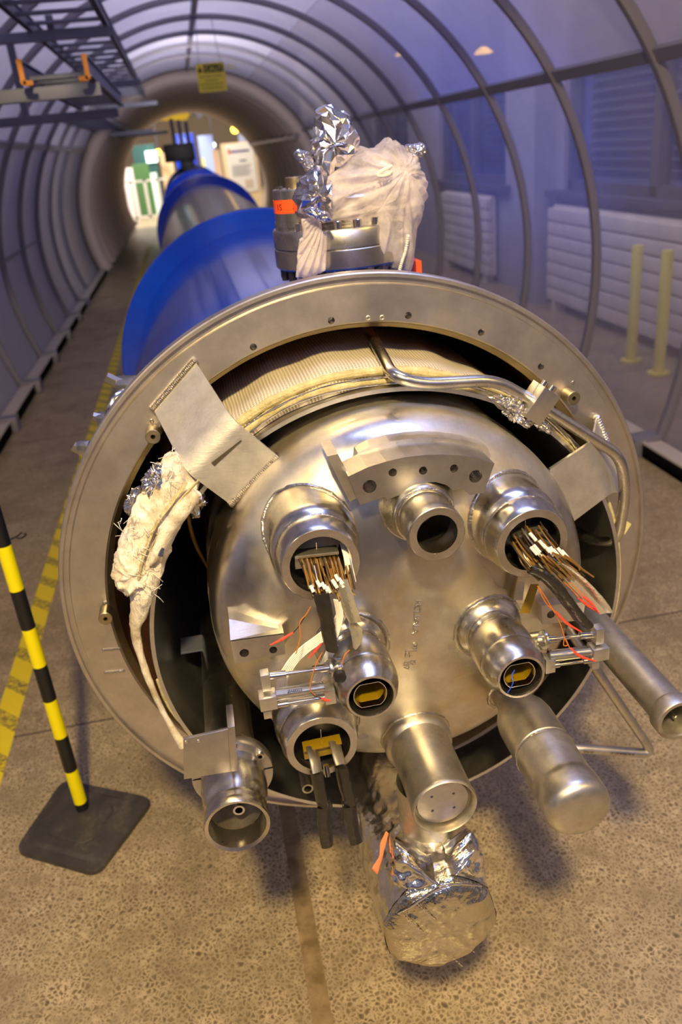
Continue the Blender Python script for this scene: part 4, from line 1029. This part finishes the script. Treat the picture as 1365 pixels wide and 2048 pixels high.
# orange sticker seen through the foil
for a in ((770, 1664), (756, 1745)),:
    strip([(775, 1665), (766, 1690), (762, 1715), (750, 1742)], [-.31, -.33, -.35, -.37], [.003, .005, .003, .006], M('orange_tape', rgb(226, 130, 84), .4), 'orange_tape', tk, flat=.3)

# ------------------------------------------------------------------ wires
def wire(pxs, Ys, r, mat, name, parent, seg=6, n=6):
    if not isinstance(Ys, (list, tuple)): Ys = [Ys]*len(pxs)
    return make(name, sweep(smooth_path([at(x, y, Y) for (x, y), Y in zip(pxs, Ys)], n), r, seg), P(mat), parent)
rn = random.Random(11)
OFF = .053
# upper left bundle
cbl = make('wire_comb', join(obox(at(632, 1117, -.335), Vector((1, 0, -.06)).normalized(), Vector((0, 1, 0)), Vector((.06, 0, 1)).normalized(), .0285, .006, .0095), obox(at(632, 1104, -.34), Vector((1, 0, -.06)).normalized(), Vector((0, 1, 0)), Vector((.06, 0, 1)).normalized(), .029, .010, .0022)), P(DULL), nul, bevel=.0006, label='comb block holding the wires')
make('comb_pin', cyl(at(633, 1085, -.335), at(634, 1102, -.335), .0008, 8), P(POL), nul)
for i in range(18):
    t = i/17; x0 = 596+t*80; y0 = 1112-3*t+rn.uniform(-1, 1)
    left = t < .55
    x1 = (622+t*62 if left else 668+(t-.55)*66)+rn.uniform(-3, 3); y1 = 1168+rn.uniform(-8, 14)
    x2 = x1+rn.uniform(6, 14); y2 = y1+rn.uniform(16, 28)
    w_ = wire([(x0, y0), ((x0*.55+x1*.45)+rn.uniform(-2, 2), 1138), (x1, y1), (x2, y2)], [-.338, -.372, -.392, -.402], .0013 if i % 3 else .0018, [COPP, KAPT, COPP, KAPT][i % 4], 'wire', nul, 8)
for i in range(22):
    t = rn.random(); x1 = 612+t*95; y1 = 1140+rn.random()*25
    wire([(x1-6, y1-26), (x1, y1), (x1+5, y1+22)], [-.378, -.392, -.40], .0012, rn.choice([KAPT, COPP, DULL, KAPT]), 'wire', nul)
for (x, y) in ((624, 1178), (637, 1168), (647, 1172), (652, 1177), (657, 1180), (668, 1166), (674, 1156), (681, 1163), (684, 1169), (690, 1172), (671, 1170)):
    pa, pb2 = at(x-3, y-7, -.4), at(x+4, y+6, -.405)
    make('white_sleeve', cyl(pa, pb2, .0023, 10), P(WHITE), nul)
strip([(641, 1186), (648, 1215), (654, 1240), (657, 1262), (663, 1300)], [-.405, -.41, -.412, -.412, -.41], [.0125, .0125, .0105, .0108, .0100], BTAPE, 'taped_sleeve', nul, flat=.5, amp=.12, sc=60, label='black taped sleeve')
make('sleeve_end', lathe([(.0, -.4105), (.008, -.411), (.0075, -.418), (.0, -.414)], (at(664, 1301, -.41).x, at(664, 1301, -.41).z), 20), P(BLK), nul)
strip([(684, 1160), (692, 1190), (702, 1220), (710, 1243)], [-.40, -.405, -.408, -.41], [.009, .0115, .0115, .010], TAPEW, 'flat_cable', nul, flat=.25, amp=.15, label='silvery taped flat cable')
strip([(706, 1245), (712, 1258), (714, 1275), (710, 1298)], [-.40, -.40, -.402, -.402], [.006, .011, .009, .002], TAPEW, 'flat_cable', nul, flat=.2, amp=.2, label='torn end of the flat cable')
strip([(674, 1200), (680, 1230), (676, 1262), (674, 1275)], [-.395]*4, [.006, .006, .003, .001], CLOTHW, 'torn_paper', nul, flat=.2, amp=.1)
def ribbon(pxs, Ys, wd, th, mat, name, parent, label=None):
    Pp = smooth_path([at(x, y, Y) for (x, y), Y in zip(pxs, Ys)], 10); n = len(Pp)
    V = []; m_ = 13
    for i, p in enumerate(Pp):
        t = (Pp[min(i+1, n-1)]-Pp[max(i-1, 0)]).normalized(); s = t.cross(Vector((0, 1, 0)))
        if s.length < .2: s = Vector((1, 0, 0))
        s.normalize(); nn_ = s.cross(t)
        for j in range(m_): V.append(p+s*(wd*(j/(m_-1)-.5))-nn_*(th*.5*abs(math.sin(j*PI/2))))
    Fc = [(i*m_+j, i*m_+j+1, (i+1)*m_+j+1, (i+1)*m_+j) for i in range(n-1) for j in range(m_-1)]
    return make(name, solid((V, Fc), th, (0, .7, .3)), P(mat), parent, label=label)
ribbon([(688, 1085), (695, 1110), (699, 1135), (697, 1152)], [-.33, -.345, -.352, -.345], .011, .002, CLOTHW, 'ribbon_cable', nul, 'white ribbon cable')
ribbon([(688, 1195), (690, 1215), (672, 1250), (640, 1278), (610, 1300), (588, 1322), (572, 1346)], [-.395, -.392, -.38, -.37, -.365, -.36, -.355], .0145, .0018, CLOTHW, 'ribbon_cable', nul, 'white ribbon cable looping down to the left')
ribbon([(570, 1345), (564, 1370), (566, 1395), (600, 1402), (640, 1394)], [-.35, -.345, -.345, -.34, -.335], .0145, .0018, CLOTHW, 'ribbon_cable', nul, 'white ribbon cable behind the glass tube bracket')
ribbon([(668, 1290), (655, 1318), (645, 1340), (630, 1370)], [-.37, -.36, -.35, -.345], .012, .0018, CLOTHW, 'ribbon_cable', nul, 'white ribbon cable behind the sleeve')
def lead(orange, red, Yo, Yr, name_par, dark=None):
    o = wire(orange, Yo, .0007, ORW, 'thin_wire', name_par)
    if dark: wire(dark, Yr, .0006, BLK, 'thin_wire', name_par)
    strip(red, [Yr]*len(red), [.0012]+[.0021]*(len(red)-2)+[.0008] if len(red) > 2 else [.0016, .0016], RED, 'shrink_tube', name_par, flat=1, amp=.05, label='red shrink tube')
lead([(622, 1213), (612, 1230), (600, 1245), (601, 1275), (592, 1308)], [(587, 1265), (565, 1278), (541, 1290)], -.39, -.385, nul, dark=[(622, 1213), (600, 1250), (587, 1265)])
lead([(645, 1305), (632, 1330), (622, 1362), (622, 1382), (632, 1392)], [(643, 1287), (632, 1300), (618, 1316)], -.40, -.40, nul)
lead([(700, 1300), (690, 1310), (684, 1330)], [(643, 1396), (652, 1400), (662, 1401)], -.40, -.405, nul, dark=[(622, 1385), (632, 1393), (643, 1396)])
# upper right bundle
make('wire_comb', join(obox(at(1058, 1071, -.33), Vector((1, 0, 0)), Vector((0, 1, 0)), Vector((0, 0, 1)), .024, .008, .006), obox(at(1056, 1062, -.338), Vector((1, 0, .02)).normalized(), Vector((0, 1, 0)), Vector((0, 0, 1)), .024, .012, .002)), P(DULL), nur, bevel=.0006, label='comb block holding the wires')
make('comb_pin', cyl(at(1051, 1040, -.34), at(1052, 1060, -.34), .0008, 8), P(POL), nur)
for i in range(22):
    t = i/21; x0 = 1026+t*58; y0 = 1078-6*t
    x1 = 1048+t*80+rn.uniform(-3, 3); y1 = 1128-24*t+rn.uniform(-4, 4)
    x2 = x1+34+t*12; y2 = y1+40+rn.uniform(-8, 6)
    wire([(x0, y0), ((x0+x1)/2, (y0+y1)/2-3), (x1, y1), (x2, y2)], [-.335, -.36, -.378, -.39], .0013 if i % 2 else .0017, [COPP, KAPT, DULL, KAPT][i % 4] if i % 5 else COPP, 'wire', nur, 8)
for i in range(26):
    t = rn.random(); x1 = 1036+t*70; y1 = 1100-22*t+rn.uniform(-14, 14)
    wire([(x1-16, y1-24), (x1, y1), (x1+20, y1+24)], [-.35, -.372, -.385], .0011, rn.choice([KAPT, COPP, COPP, DULL]), 'wire', nur)
for (x, y) in ((1066, 1074), (1085, 1089), (1093, 1097), (1101, 1104), (1107, 1102), (1113, 1107), (1122, 1104), (1130, 1109), (1068, 1102), (1076, 1106), (1074, 1098)):
    make('white_sleeve', cyl(at(x-6, y-8, -.385), at(x+7, y+7, -.39), .0023, 10), P(WHITE), nur)
for pts in ([(1105, 1105), (1140, 1120), (1165, 1138), (1188, 1154)], [(1130, 1110), (1155, 1128), (1160, 1140)], [(1080, 1110), (1100, 1140), (1110, 1165)], [(1110, 1110), (1135, 1140), (1150, 1158)], [(1095, 1112), (1120, 1135), (1142, 1160)]):
    wire(pts, -.395, .0013, KAPT, 'wire', nur, 8)
strip([(1062, 1138), (1090, 1152), (1118, 1180), (1142, 1212), (1160, 1235), (1176, 1252)], [-.385, -.39, -.395, -.395, -.395, -.395], [.010, .0115, .0115, .0105, .011, .010], BTAPE, 'taped_sleeve', nur, flat=.6, amp=.15, sc=60, label='black taped sleeve')
fc_ = [at(1112, 1120, -.385), at(1150, 1138, -.388), at(1205, 1192, -.392), at(1224, 1222, -.394), at(1200, 1228, -.392), at(1155, 1190, -.39), at(1124, 1150, -.387)]
make('flat_cable', solid((fc_, [tuple(range(7))]), .0015, (0, -1, 0)), P(TAPEW), nur, smooth=False, label='flat silvery cable end')
strip([(1120, 1128), (1160, 1160), (1195, 1200), (1215, 1224)], [-.392]*4, [.006, .011, .013, .009], TAPEW, 'flat_cable', nur, flat=.22, amp=.15)
lead([(1076, 1172), (1095, 1200), (1120, 1245), (1130, 1275), (1136, 1290), (1128, 1290), (1131, 1277), (1140, 1296)], [(1142, 1296), (1162, 1313), (1192, 1322)], -.395, -.40, nur)
lead([(1076, 1172), (1092, 1205), (1112, 1224)], [(1113, 1224), (1134, 1246), (1164, 1264)], -.395, -.40, nur)
lead([(1130, 1165), (1145, 1180), (1160, 1198)], [(1158, 1197), (1178, 1212), (1200, 1226)], -.396, -.40, nur)
lead([(1140, 1165), (1155, 1180), (1166, 1192)], [(1167, 1193), (1182, 1205), (1196, 1222)], -.398, -.404, nur)
OFF = .055
# bus bars in the lower left nozzle
yb = make('busbar_clamp', join(obox(at(644, 1496, -.318), Vector((1, 0, .02)).normalized(), Vector((0, 1, 0)), Vector((0, 0, 1)), .0285, .008, .0085), obox(at(644, 1486, -.325), Vector((1, 0, .02)).normalized(), Vector((0, 1, 0)), Vector((0, 0, 1)), .029, .010, .002)), P(KAPF), nln, bevel=.0008, label='amber clamp across the bus bars')
make('comb_pin', cyl(at(642, 1458, -.32), at(643, 1480, -.32), .0008, 8), P(POL), nln)
strip([(625, 1500), (630, 1520), (635, 1545)], [-.33, -.35, -.362], [.0125, .0115, .011], DULL, 'bus_bar', nln, flat=.4, amp=.05)
strip([(670, 1488), (676, 1510), (682, 1530)], [-.33, -.35, -.362], [.0125, .0115, .011], DULL, 'bus_bar', nln, flat=.4, amp=.05)
strip([(634, 1545), (640, 1580), (646, 1610), (650, 1612), (650, 1650), (655, 1692)], [-.362, -.368, -.37, -.37, -.37, -.37], [.0118, .0112, .0105, .012, .0112, .0095], BTAPE, 'taped_sleeve', nln, flat=.5, amp=.10, sc=50, label='left black taped bus bar end')
strip([(683, 1534), (690, 1570), (700, 1606), (703, 1610), (708, 1650), (714, 1684)], [-.362, -.368, -.37, -.37, -.37, -.37], [.0118, .0118, .0112, .013, .0118, .0110], BTAPE, 'taped_sleeve', nln, flat=.5, amp=.10, sc=50, label='right black taped bus bar end')
make('spacer_pin', cyl(at(652, 1530, -.345), at(656, 1552, -.35), .0045, 14), P(POL), nln)
wire([(684, 1598), (686, 1620), (688, 1648)], -.37, .0006, COPP, 'thin_wire', nln)

OFF = .04
# --- glass tube brackets at the sides of the beam tubes
def bracket_unit(px, parent, lab):
    Y = -.372
    A = lambda x, y, dy=0: at(x, y, Y+dy)
    rods = [cyl(A(*px['r1a'], .01), A(*px['r1b'], .01), .0026, 14)]
    o = make('tube_bracket', join(
        beam(A(*px['inn']), A(*px['blk'], .008), .004, .003),
        obox(A(*px['blk'], -.004), Vector((1, 0, 0)), Vector((0, 1, 0)), Vector((0, 0, 1)), .0115, .011, .0100),
        obox(A(*px['top']), Vector((1, 0, 0)), Vector((0, 1, 0)), Vector((0, 0, 1)), .0058, .008, .0125),
        obox(A(*px['low']), Vector((1, 0, 0)), Vector((0, 1, 0)), Vector((0, 0, 1)), .0055, .007, .006),
        obox(A(*px['inn']), Vector((1, 0, 0)), Vector((0, 1, 0)), Vector((0, 0, 1)), .0072, .009, .0115)), P(ALU), parent, bevel=.0005, label=lab)
    make('guide_rod', join(rods[0], cyl(A(*px['r1a'], .01), A(*px['r1m'], .01), .0055, 18), cyl(A(*px['r1n'], .01), A(*px['r1b'], .01), .0055, 18)), P(POL), parent)
    make('guide_rod', join(cyl(A(*px['r2a'], -.005), A(*px['r2b'], -.005), .0022, 14), cyl(A(*px['r2a'], -.005), A(*px['r2a'], -.005).lerp(A(*px['r2b'], -.005), .22), .0042, 16), cyl(A(*px['r2b'], -.005), A(*px['r2a'], -.005).lerp(A(*px['r2b'], -.005), .78), .0042, 16)), P(POL), parent)
    make('glass_tube', cyl(A(*px['ga'], -.002), A(*px['gb'], -.002), .0082, 28), P(GLASS), parent, label='clear glass tube')
    make('tube_core', cyl(A(*px['ga'], -.002), A(*px['gb'], -.002), .0045, 20), P(ALU), parent)
    return o
bracket_unit(dict(blk=(536, 1399), top=(531, 1360), low=(535, 1424), inn=(659, 1387), r1a=(540, 1352), r1b=(660, 1335), r1m=(572, 1348), r1n=(625, 1340), r2a=(556, 1410), r2b=(650, 1394), ga=(552, 1389), gb=(648, 1374)), tbl, 'left aluminium bracket with a glass tube')
t1, t2 = at(596, 1382, -.3825), at(640, 1376, -.3825)
text_mesh('ZA0003', .0062, at(575, 1386, -.3835), t2-t1, (0, 0, 1), P(INK), 'tube_text', tbl, depth=.0001)
bracket_unit(dict(blk=(1197, 1302), top=(1196, 1268), low=(1188, 1326), inn=(1097, 1326), r1a=(1190, 1269), r1b=(1090, 1280), r1m=(1160, 1272), r1n=(1112, 1278), r2a=(1186, 1320), r2b=(1100, 1332), ga=(1180, 1303), gb=(1098, 1312)), tbr, 'right aluminium bracket with a glass tube')

OFF = 0
# ------------------------------------------------------------------ instrument port on top of the vessel
IY = .30
pc = at(686, 520, IY); PX, PZ = pc.x, .505
ip = thing('instrument_port', (PX, IY, .45), 'round bolted steel instrument port standing on top of the vessel, mostly under the netting', 'instrument port')
make('neck', lathe([(.085, .40), (.085, .505), (0, .505)], (PX, IY), 64, 'Z'), P(STEEL), ip)
make('lower_flange', lathe([(0, .500), (.120, .500), (.123, .503), (.123, .5325), (.1215, .534), (0, .534)], (PX, IY), 96, 'Z'), P(STEEL), ip)
uf = make('upper_flange', lathe([(0, .535), (.121, .535), (.1225, .537), (.1225, .563), (.120, .567), (0, .567)], (PX, IY), 96, 'Z'), P(STEEL), ip)
make('hub', lathe([(0, .566), (.088, .566), (.088, .572), (.078, .573), (.078, .612), (.074, .616), (0, .616)], (PX+.02, IY), 72, 'Z'), P(STEEL), ip)
bv = lathe([(0, 0), (.0075, 0), (.0075, .012), (.0065, .013), (.0035, .013), (.0035, .008), (0, .008)], seg=18, axis='Z')
for i in range(20):
    a = 2*PI*i/20+.1; x, y = PX+.110*math.cos(a), IY+.110*math.sin(a)
    make('bolt', orient(bv, (x, y, .567), (0, 0, 1)), P(POL), ip)
    make('nut', cyl((x, y, .500), (x, y, .480), .008, 6), P(DARKST), ip, smooth=False)
q0 = at(600, 475, IY-.02); 
fc0 = (at(601, 470, IY-.03).x, IY-.03); FZ = .567
z1_ = at(600, 377, IY-.07).z
ft_ = make('feedthrough', lathe([(0, FZ-.001), (.037, FZ-.001), (.037, FZ+.006), (.0405, FZ+.007), (.0405, z1_-.002), (.039, z1_), (0, z1_)], fc0, 64, 'Z'), P(STEEL), ip, label='tall cylinder with an orange label')
make('feedthrough_cap', lathe([(0, z1_), (.0165, z1_), (.0165, z1_+.016), (.015, z1_+.018), (.008, z1_+.018), (.008, z1_+.01), (0, z1_+.01)], fc0, 32, 'Z'), P(BRASS), ip)
make('cap_screw', join(*[cyl((fc0[0]+.03*math.cos(a), fc0[1]+.03*math.sin(a), z1_), (fc0[0]+.03*math.cos(a), fc0[1]+.03*math.sin(a), z1_+.004), .003, 10) for a in (3.0, 3.6, 4.2, 4.8, 5.4, 2.4)]), P(POL), ip)
zl0, zl1 = z1_-.038, z1_-.016
make('orange_label', lathe([(.0406, zl0), (.0412, zl0), (.0412, zl1), (.0406, zl1)], fc0, 64, 'Z', closed=True), P(OLABEL), ip)
def curved_text(s, size, a_c, z, R, c):
    cu = bpy.data.curves.new('t', 'FONT'); cu.body = s; cu.size = size; cu.extrude = .0001; cu.align_x = 'CENTER'
    o = bpy.data.objects.new('t', cu); C.objects.link(o); bpy.context.evaluated_depsgraph_get().update()
    me = bpy.data.meshes.new_from_object(o.evaluated_get(bpy.context.evaluated_depsgraph_get())); bpy.data.objects.remove(o)
    V = []
    for v in me.vertices:
        a = a_c+v.co.x/R; V.append(Vector((c[0]+(R+.0002+v.co.z)*math.cos(a), c[1]+(R+.0002+v.co.z)*math.sin(a), z+v.co.y)))
    return make('label_text', (V, [tuple(p.vertices) for p in me.polygons]), P(INK), ip, smooth=False)
curved_text('1S', .014, math.radians(214), zl0+.006, .0413, fc0); curved_text('A', .015, math.radians(258), zl0+.006, .0413, fc0)
make('port_screw', lathe([(.002, IY-.079), (.0045, IY-.081), (.0052, IY-.078), (0, IY-.077)], (at(669, 467, IY-.078).x, .594), 16), P(POL), ip)
sc_ = at(808, 525, IY+.02)
make('side_fitting', lathe([(0, .567), (.022, .567), (.022, .60), (0, .60)], (sc_.x+.004, IY+.02), 32, 'Z'), P(BRASS), ip)
make('side_label', lathe([(.1232, .505), (.1238, .505), (.1238, .53), (.1232, .53)], (PX, IY), 96, 'Z', closed=True), P(OLABEL), ip) if False else None
p_ = at(823, 527, IY); make('side_label', box(p_.x-.004, p_.x+.006, IY-.05, IY+.0, p_.z-.012, p_.z+.010), P(OLABEL), ip, smooth=False)

NY = .27
nb = thing('netting_cover', (at(730, 440, NY).x, NY, .60), 'gathered white netting draped over foil and covering the instrument port on the vessel', 'netting')
main = [(600, 450), (592, 405), (620, 360), (660, 335), (715, 290), (752, 300), (770, 280), (800, 290), (830, 305), (836, 340), (848, 355), (846, 400), (834, 440), (826, 480), (822, 520), (806, 550), (770, 548), (735, 515), (700, 470), (665, 440), (640, 445)]
blob(main, NY, .085, P(NET), 'netting_bag', nb, amp=.010, scale=9, nu=260, nv=100, smooth=True, seed=31, bulge=.8, fold=(at(790, 338, NY), 9, .015))
blob([(640, 420), (700, 350), (760, 320), (812, 340), (830, 390), (815, 450), (800, 520), (760, 500), (700, 455), (655, 440)], NY, .055, P(NET), 'netting_layer', nb, amp=.012, scale=9, nu=200, nv=80, smooth=True, seed=33, fold=(at(650, 430, NY), 15, .016))
blob([(603, 440), (640, 435), (648, 470), (645, 500), (640, 540), (612, 552), (596, 545), (600, 500), (608, 470)], IY-.135, .014, P(NET), 'netting_tail', nb, amp=.006, scale=12, nu=120, nv=60, smooth=True, seed=34, fold=(at(635, 400, NY), 60, .008))
blob([(594, 552), (600, 480), (628, 450), (655, 470), (650, 540), (620, 556)], IY-.13, .007, P(NET), 'netting_tail', nb, amp=.005, scale=12, nu=100, nv=50, smooth=True, seed=35, fold=(at(640, 400, NY), 50, .006))
rp = smooth_path([at(817, 470, NY-.095), at(812, 500, NY-.09), at(804, 525, NY-.09), at(798, 548, NY-.08)], 24)
make('draw_rope', sweep(rp, .0028, 10, radii=[.0026*(1+.22*math.sin(i*1.9)) for i in range(len(rp))]), P(ROPE), nb)
loops = smooth_path([at(770+14*math.cos(a*1.3), 342+10*math.sin(a), NY-.10) for a in [i*.7 for i in range(14)]], 6)
make('draw_rope', sweep(loops, .0022, 8), P(ROPE), nb)
NY = .265
fo = thing('foil_wrap', (at(670, 330, NY).x, NY, .66), 'crumpled shiny foil sticking up out of the white netting', 'foil')
blob([(628, 340), (624, 280), (626, 232), (636, 215), (658, 213), (690, 232), (702, 255), (716, 285), (700, 320), (675, 345), (650, 372), (634, 365)], NY-.02, .026, P(FOIL3), 'foil_peak', fo, amp=.010, scale=12, nu=30, nv=11, seed=41, jit=.0045)
blob([(586, 304), (598, 300), (625, 308), (628, 330), (612, 342), (600, 325)], NY-.03, .012, P(FOIL3), 'foil_flap', fo, amp=.008, scale=24, nu=34, nv=18, seed=42, jit=.001)
blob([(810, 288), (846, 288), (850, 300), (838, 316), (826, 320), (815, 305)], NY-.03, .014, P(FOIL3), 'foil_flap', fo, amp=.008, scale=24, nu=34, nv=18, seed=43, jit=.001)
blob([(604, 420), (625, 414), (655, 425), (662, 440), (650, 446), (620, 432)], NY-.125, .010, P(FOIL3), 'foil_flap', fo, amp=.006, scale=26, nu=44, nv=18, seed=44, jit=.0006)
blob([(596, 425), (590, 395), (612, 350), (632, 330), (660, 365), (660, 415), (640, 425)], NY-.055, .05, P(FOIL3), 'foil_body', fo, amp=.010, scale=14, nu=30, nv=11, seed=45, jit=.004)

# ------------------------------------------------------------------ far hall beyond the arch
make('wall_hall_back', box(-7, 8, 40, 40.2, ZF, 7), P(M('brown_back_wall', rgb(120, 104, 88), .8)), kind='structure', smooth=False)
make('ceiling_hall', box(-7, 8, 22, 40, 6.2, 6.4), P(M('dark_roof', rgb(92, 82, 74), .8)), kind='structure', smooth=False)
def fbox(px0, py0, px1, py1, Y, depth, mat, name, label, cat, group=None, ground=True):
    a, b = at(px0, py0, Y), at(px1, py1, Y)
    zb = ZF if ground else min(a.z, b.z)
    o = make(name, box(min(a.x, b.x), max(a.x, b.x), Y, Y+depth, zb, max(a.z, b.z)), mat, bevel=.01, smooth=False); return tag(o, label, cat, group)
Y = 13.2
jb = thing('valve_box', (at(360, 338, Y).x, Y, .46), 'black box on a stem standing on the far end of the blue vessel', 'valve box')
a, b = at(325, 290, Y), at(392, 320, Y); make('housing', box(a.x, b.x, Y, Y+.5, b.z, a.z), P(BLACK), jb, bevel=.02)
a, b = at(360, 320, Y), at(392, 345, Y); make('stem', box(a.x, b.x, Y+.05, Y+.4, .45, a.z+.01), P(BLACK), jb, bevel=.01)
for x in (352, 366, 380): p = at(x, 300, Y+.2); make('valve_handle', cyl((p.x, Y+.2, p.z), (p.x, Y+.2, p.z+.42+.02*(x % 5)), .03, 12), P(GALV), jb)
# poster stand on the right
Y = 23.0
st_ = thing('display_board', (at(490, 380, Y).x, Y, ZF), 'cream display board with a white poster, right of the far blue vessel', 'display board')
a, b = at(441, 288, Y), at(524, 392, Y); make('board', box(a.x, b.x, Y, Y+.08, ZF, a.z), P(M('cream_board', rgb(232, 204, 158), .6)), st_, smooth=False)
a2, b2 = at(450, 290, Y), at(517, 381, Y); po = make('poster', box(a2.x, b2.x, Y-.012, Y, b2.z, a2.z), P(WHITE), st_, smooth=False)
W_, H_ = b2.x-a2.x, a2.z-b2.z
make('heading_bar', box(a2.x+W_*.16, b2.x-W_*.15, Y-.016, Y-.012, a2.z-H_*.17, a2.z-H_*.13), P(M('dark_blue_print', rgb(60, 58, 120), .5)), st_, smooth=False)
make('red_logo', box(a2.x+W_*.07, a2.x+W_*.14, Y-.016, Y-.012, a2.z-H_*.20, a2.z-H_*.09), P(RED), st_, smooth=False)
make('printed_lines', join(box(a2.x+W_*.45, a2.x+W_*.7, Y-.016, Y-.012, a2.z-H_*.36, a2.z-H_*.33), *[box(a2.x+W_*.14, a2.x+W_*(.85-.06*(i % 3)), Y-.016, Y-.012, a2.z-H_*(.45+.04*i), a2.z-H_*(.44+.04*i)) for i in range(6)]), P(GALV), st_, smooth=False)
make('printed_picture', box(a2.x+W_*.55, a2.x+W_*.85, Y-.016, Y-.012, b2.z+H_*.08, b2.z+H_*.26), P(M('faded_print', rgb(206, 186, 166), .6)), st_, smooth=False)
# railing on the left
Y = 23
rl = thing('railing', (at(285, 410, Y).x, Y, ZF), 'white railing across the far left opening', 'railing')
z_t = at(285, 360, Y).z; xa, xb = at(246, 360, Y).x-.2, at(330, 360, Y).x
make('top_rail', box(xa, xb, Y, Y+.06, z_t-.05, z_t), P(WHITE), rl); make('bottom_rail', box(xa, xb, Y, Y+.06, ZF+.08, ZF+.14), P(WHITE), rl)
for px in (264, 292, 318): x = at(px, 380, Y).x; make('rail_post', box(x-.04, x+.04, Y, Y+.06, ZF, z_t), P(WHITE), rl)
fbox(243, 338, 268, 358, 24.0, .4, P(M('white_notice_board', rgb(240, 228, 226), .5)), 'notice_panel', 'white notice panel behind the white railing at the far left', 'panel')
o = fbox(290, 303, 316, 324, 26.88, .1, P(SCREEN), 'screen', 'bright lit screen in the far hall left of the black box', 'screen', ground=False)
fbox(262, 292, 318, 345, 27, .5, P(M('dark_green_cabinet', rgb(40, 86, 84), .5)), 'cabinet', 'dark green cabinet behind the bright screen in the far hall', 'cabinet')
fbox(262, 330, 300, 352, 25.5, .4, P(M('leafy_green_crate', rgb(70, 110, 60), .6)), 'crate', 'green crate below the bright screen in the far hall', 'crate')
fbox(300, 347, 324, 410, 25, .5, P(M('pale_mint_cabinet', rgb(216, 240, 226), .4)), 'cabinet', 'pale mint cabinet right of the white railing posts', 'cabinet')
fbox(318, 306, 350, 346, 25, .6, P(M('beige_cabinet', rgb(206, 178, 132), .6)), 'cabinet', 'beige cabinet left of the black box in the far hall', 'cabinet')
o = fbox(395, 272, 434, 332, 27, .5, P(M('pale_blue_equipment', rgb(170, 190, 250), .4)), 'equipment_rack', 'pale blue equipment rack right of the black box', 'rack')
fbox(404, 316, 412, 340, 26, .3, P(YEL), 'gas_bottle', 'yellow bottle beside the pale blue rack', 'bottle')
fbox(478, 255, 512, 290, 24, .8, P(M('grey_blue_crate', rgb(150, 160, 190), .5)), 'crate', 'grey blue crate above the display board', 'crate')
fbox(344, 270, 390, 290, 24, .6, P(BLUE), 'pallet_frame', 'blue frame just above the black box in the far hall', 'frame')
fbox(425, 300, 446, 345, 26, .5, P(M('tan_cabinet', rgb(190, 160, 130), .6)), 'cabinet', 'tan cabinet directly left of the display board', 'cabinet')
# yellow lit roof panel, silver ducts
Yy = 30
V = [at(315, 232, Yy), at(372, 230, Yy), at(386, 207, Yy), at(360, 207, Yy)]
V = [Vector((v.x, Yy+(0 if i < 2 else -3), v.z)) for i, v in enumerate(V)]
tag(make('crane_beam', solid((V, [(0, 1, 2, 3)]), .15, (0, 0, -1)), P(M('yellow_crane_paint', rgb(250, 232, 30), .5)), smooth=False), 'bright yellow crane beam under the far roof', 'crane beam')
for i, (xa, ya, xb, yb, r) in enumerate(((399, 208, 385, 262, .26), (429, 210, 392, 280, .10), (443, 214, 398, 285, .08), (455, 222, 404, 290, .07))):
    d0 = at(xa, ya, 24.0); dz = 6.1-d0.z
    tag(make('air_duct', join(cyl(d0, d0+Vector((0, 2.6, 0)), r, 20), cyl(d0+Vector((0, .5, 0)), d0+Vector((0, .5, dz)), .015, 8), cyl(d0+Vector((0, 2.1, 0)), d0+Vector((0, 2.1, dz)), .015, 8)), P(GALV)), ['thick silver air duct under the far roof, the leftmost', 'slim silver pipe right beside the thick duct', 'slim silver pipe, third from the left under the far roof', 'thinnest silver pipe, rightmost under the far roof'][i], 'duct', 'ducts under the far roof')
def lamp(px, py, Y, r, mat, label):
    c = at(px, py, Y)
    t = thing('hall_lamp', c, label, 'lamp', 'lamps in the far hall')
    make('globe', [orient(lathe([(r*math.sin(PI*i/10), -r*math.cos(PI*i/10)) for i in range(11)], seg=20, axis='Z'), c, (0, 0, 1))][0], P(mat), t)
    make('drop_rod', cyl(c+Vector((0, 0, r*.9)), Vector((c.x, c.y, 6.2)), .012, 8), P(GALV), t)
lamp(470, 259, 24, .10, LAMPY, 'round yellow lamp above the display board')
lamp(463, 224, 26, .07, LAMPW, 'small white lamp at the top right of the far opening')
lamp(427, 290, 28.0, .07, LAMPW, 'small white lamp left of the display board')
lamp(317, 304, 24.6, .07, LAMPY, 'small yellow lamp at the right corner of the bright screen')
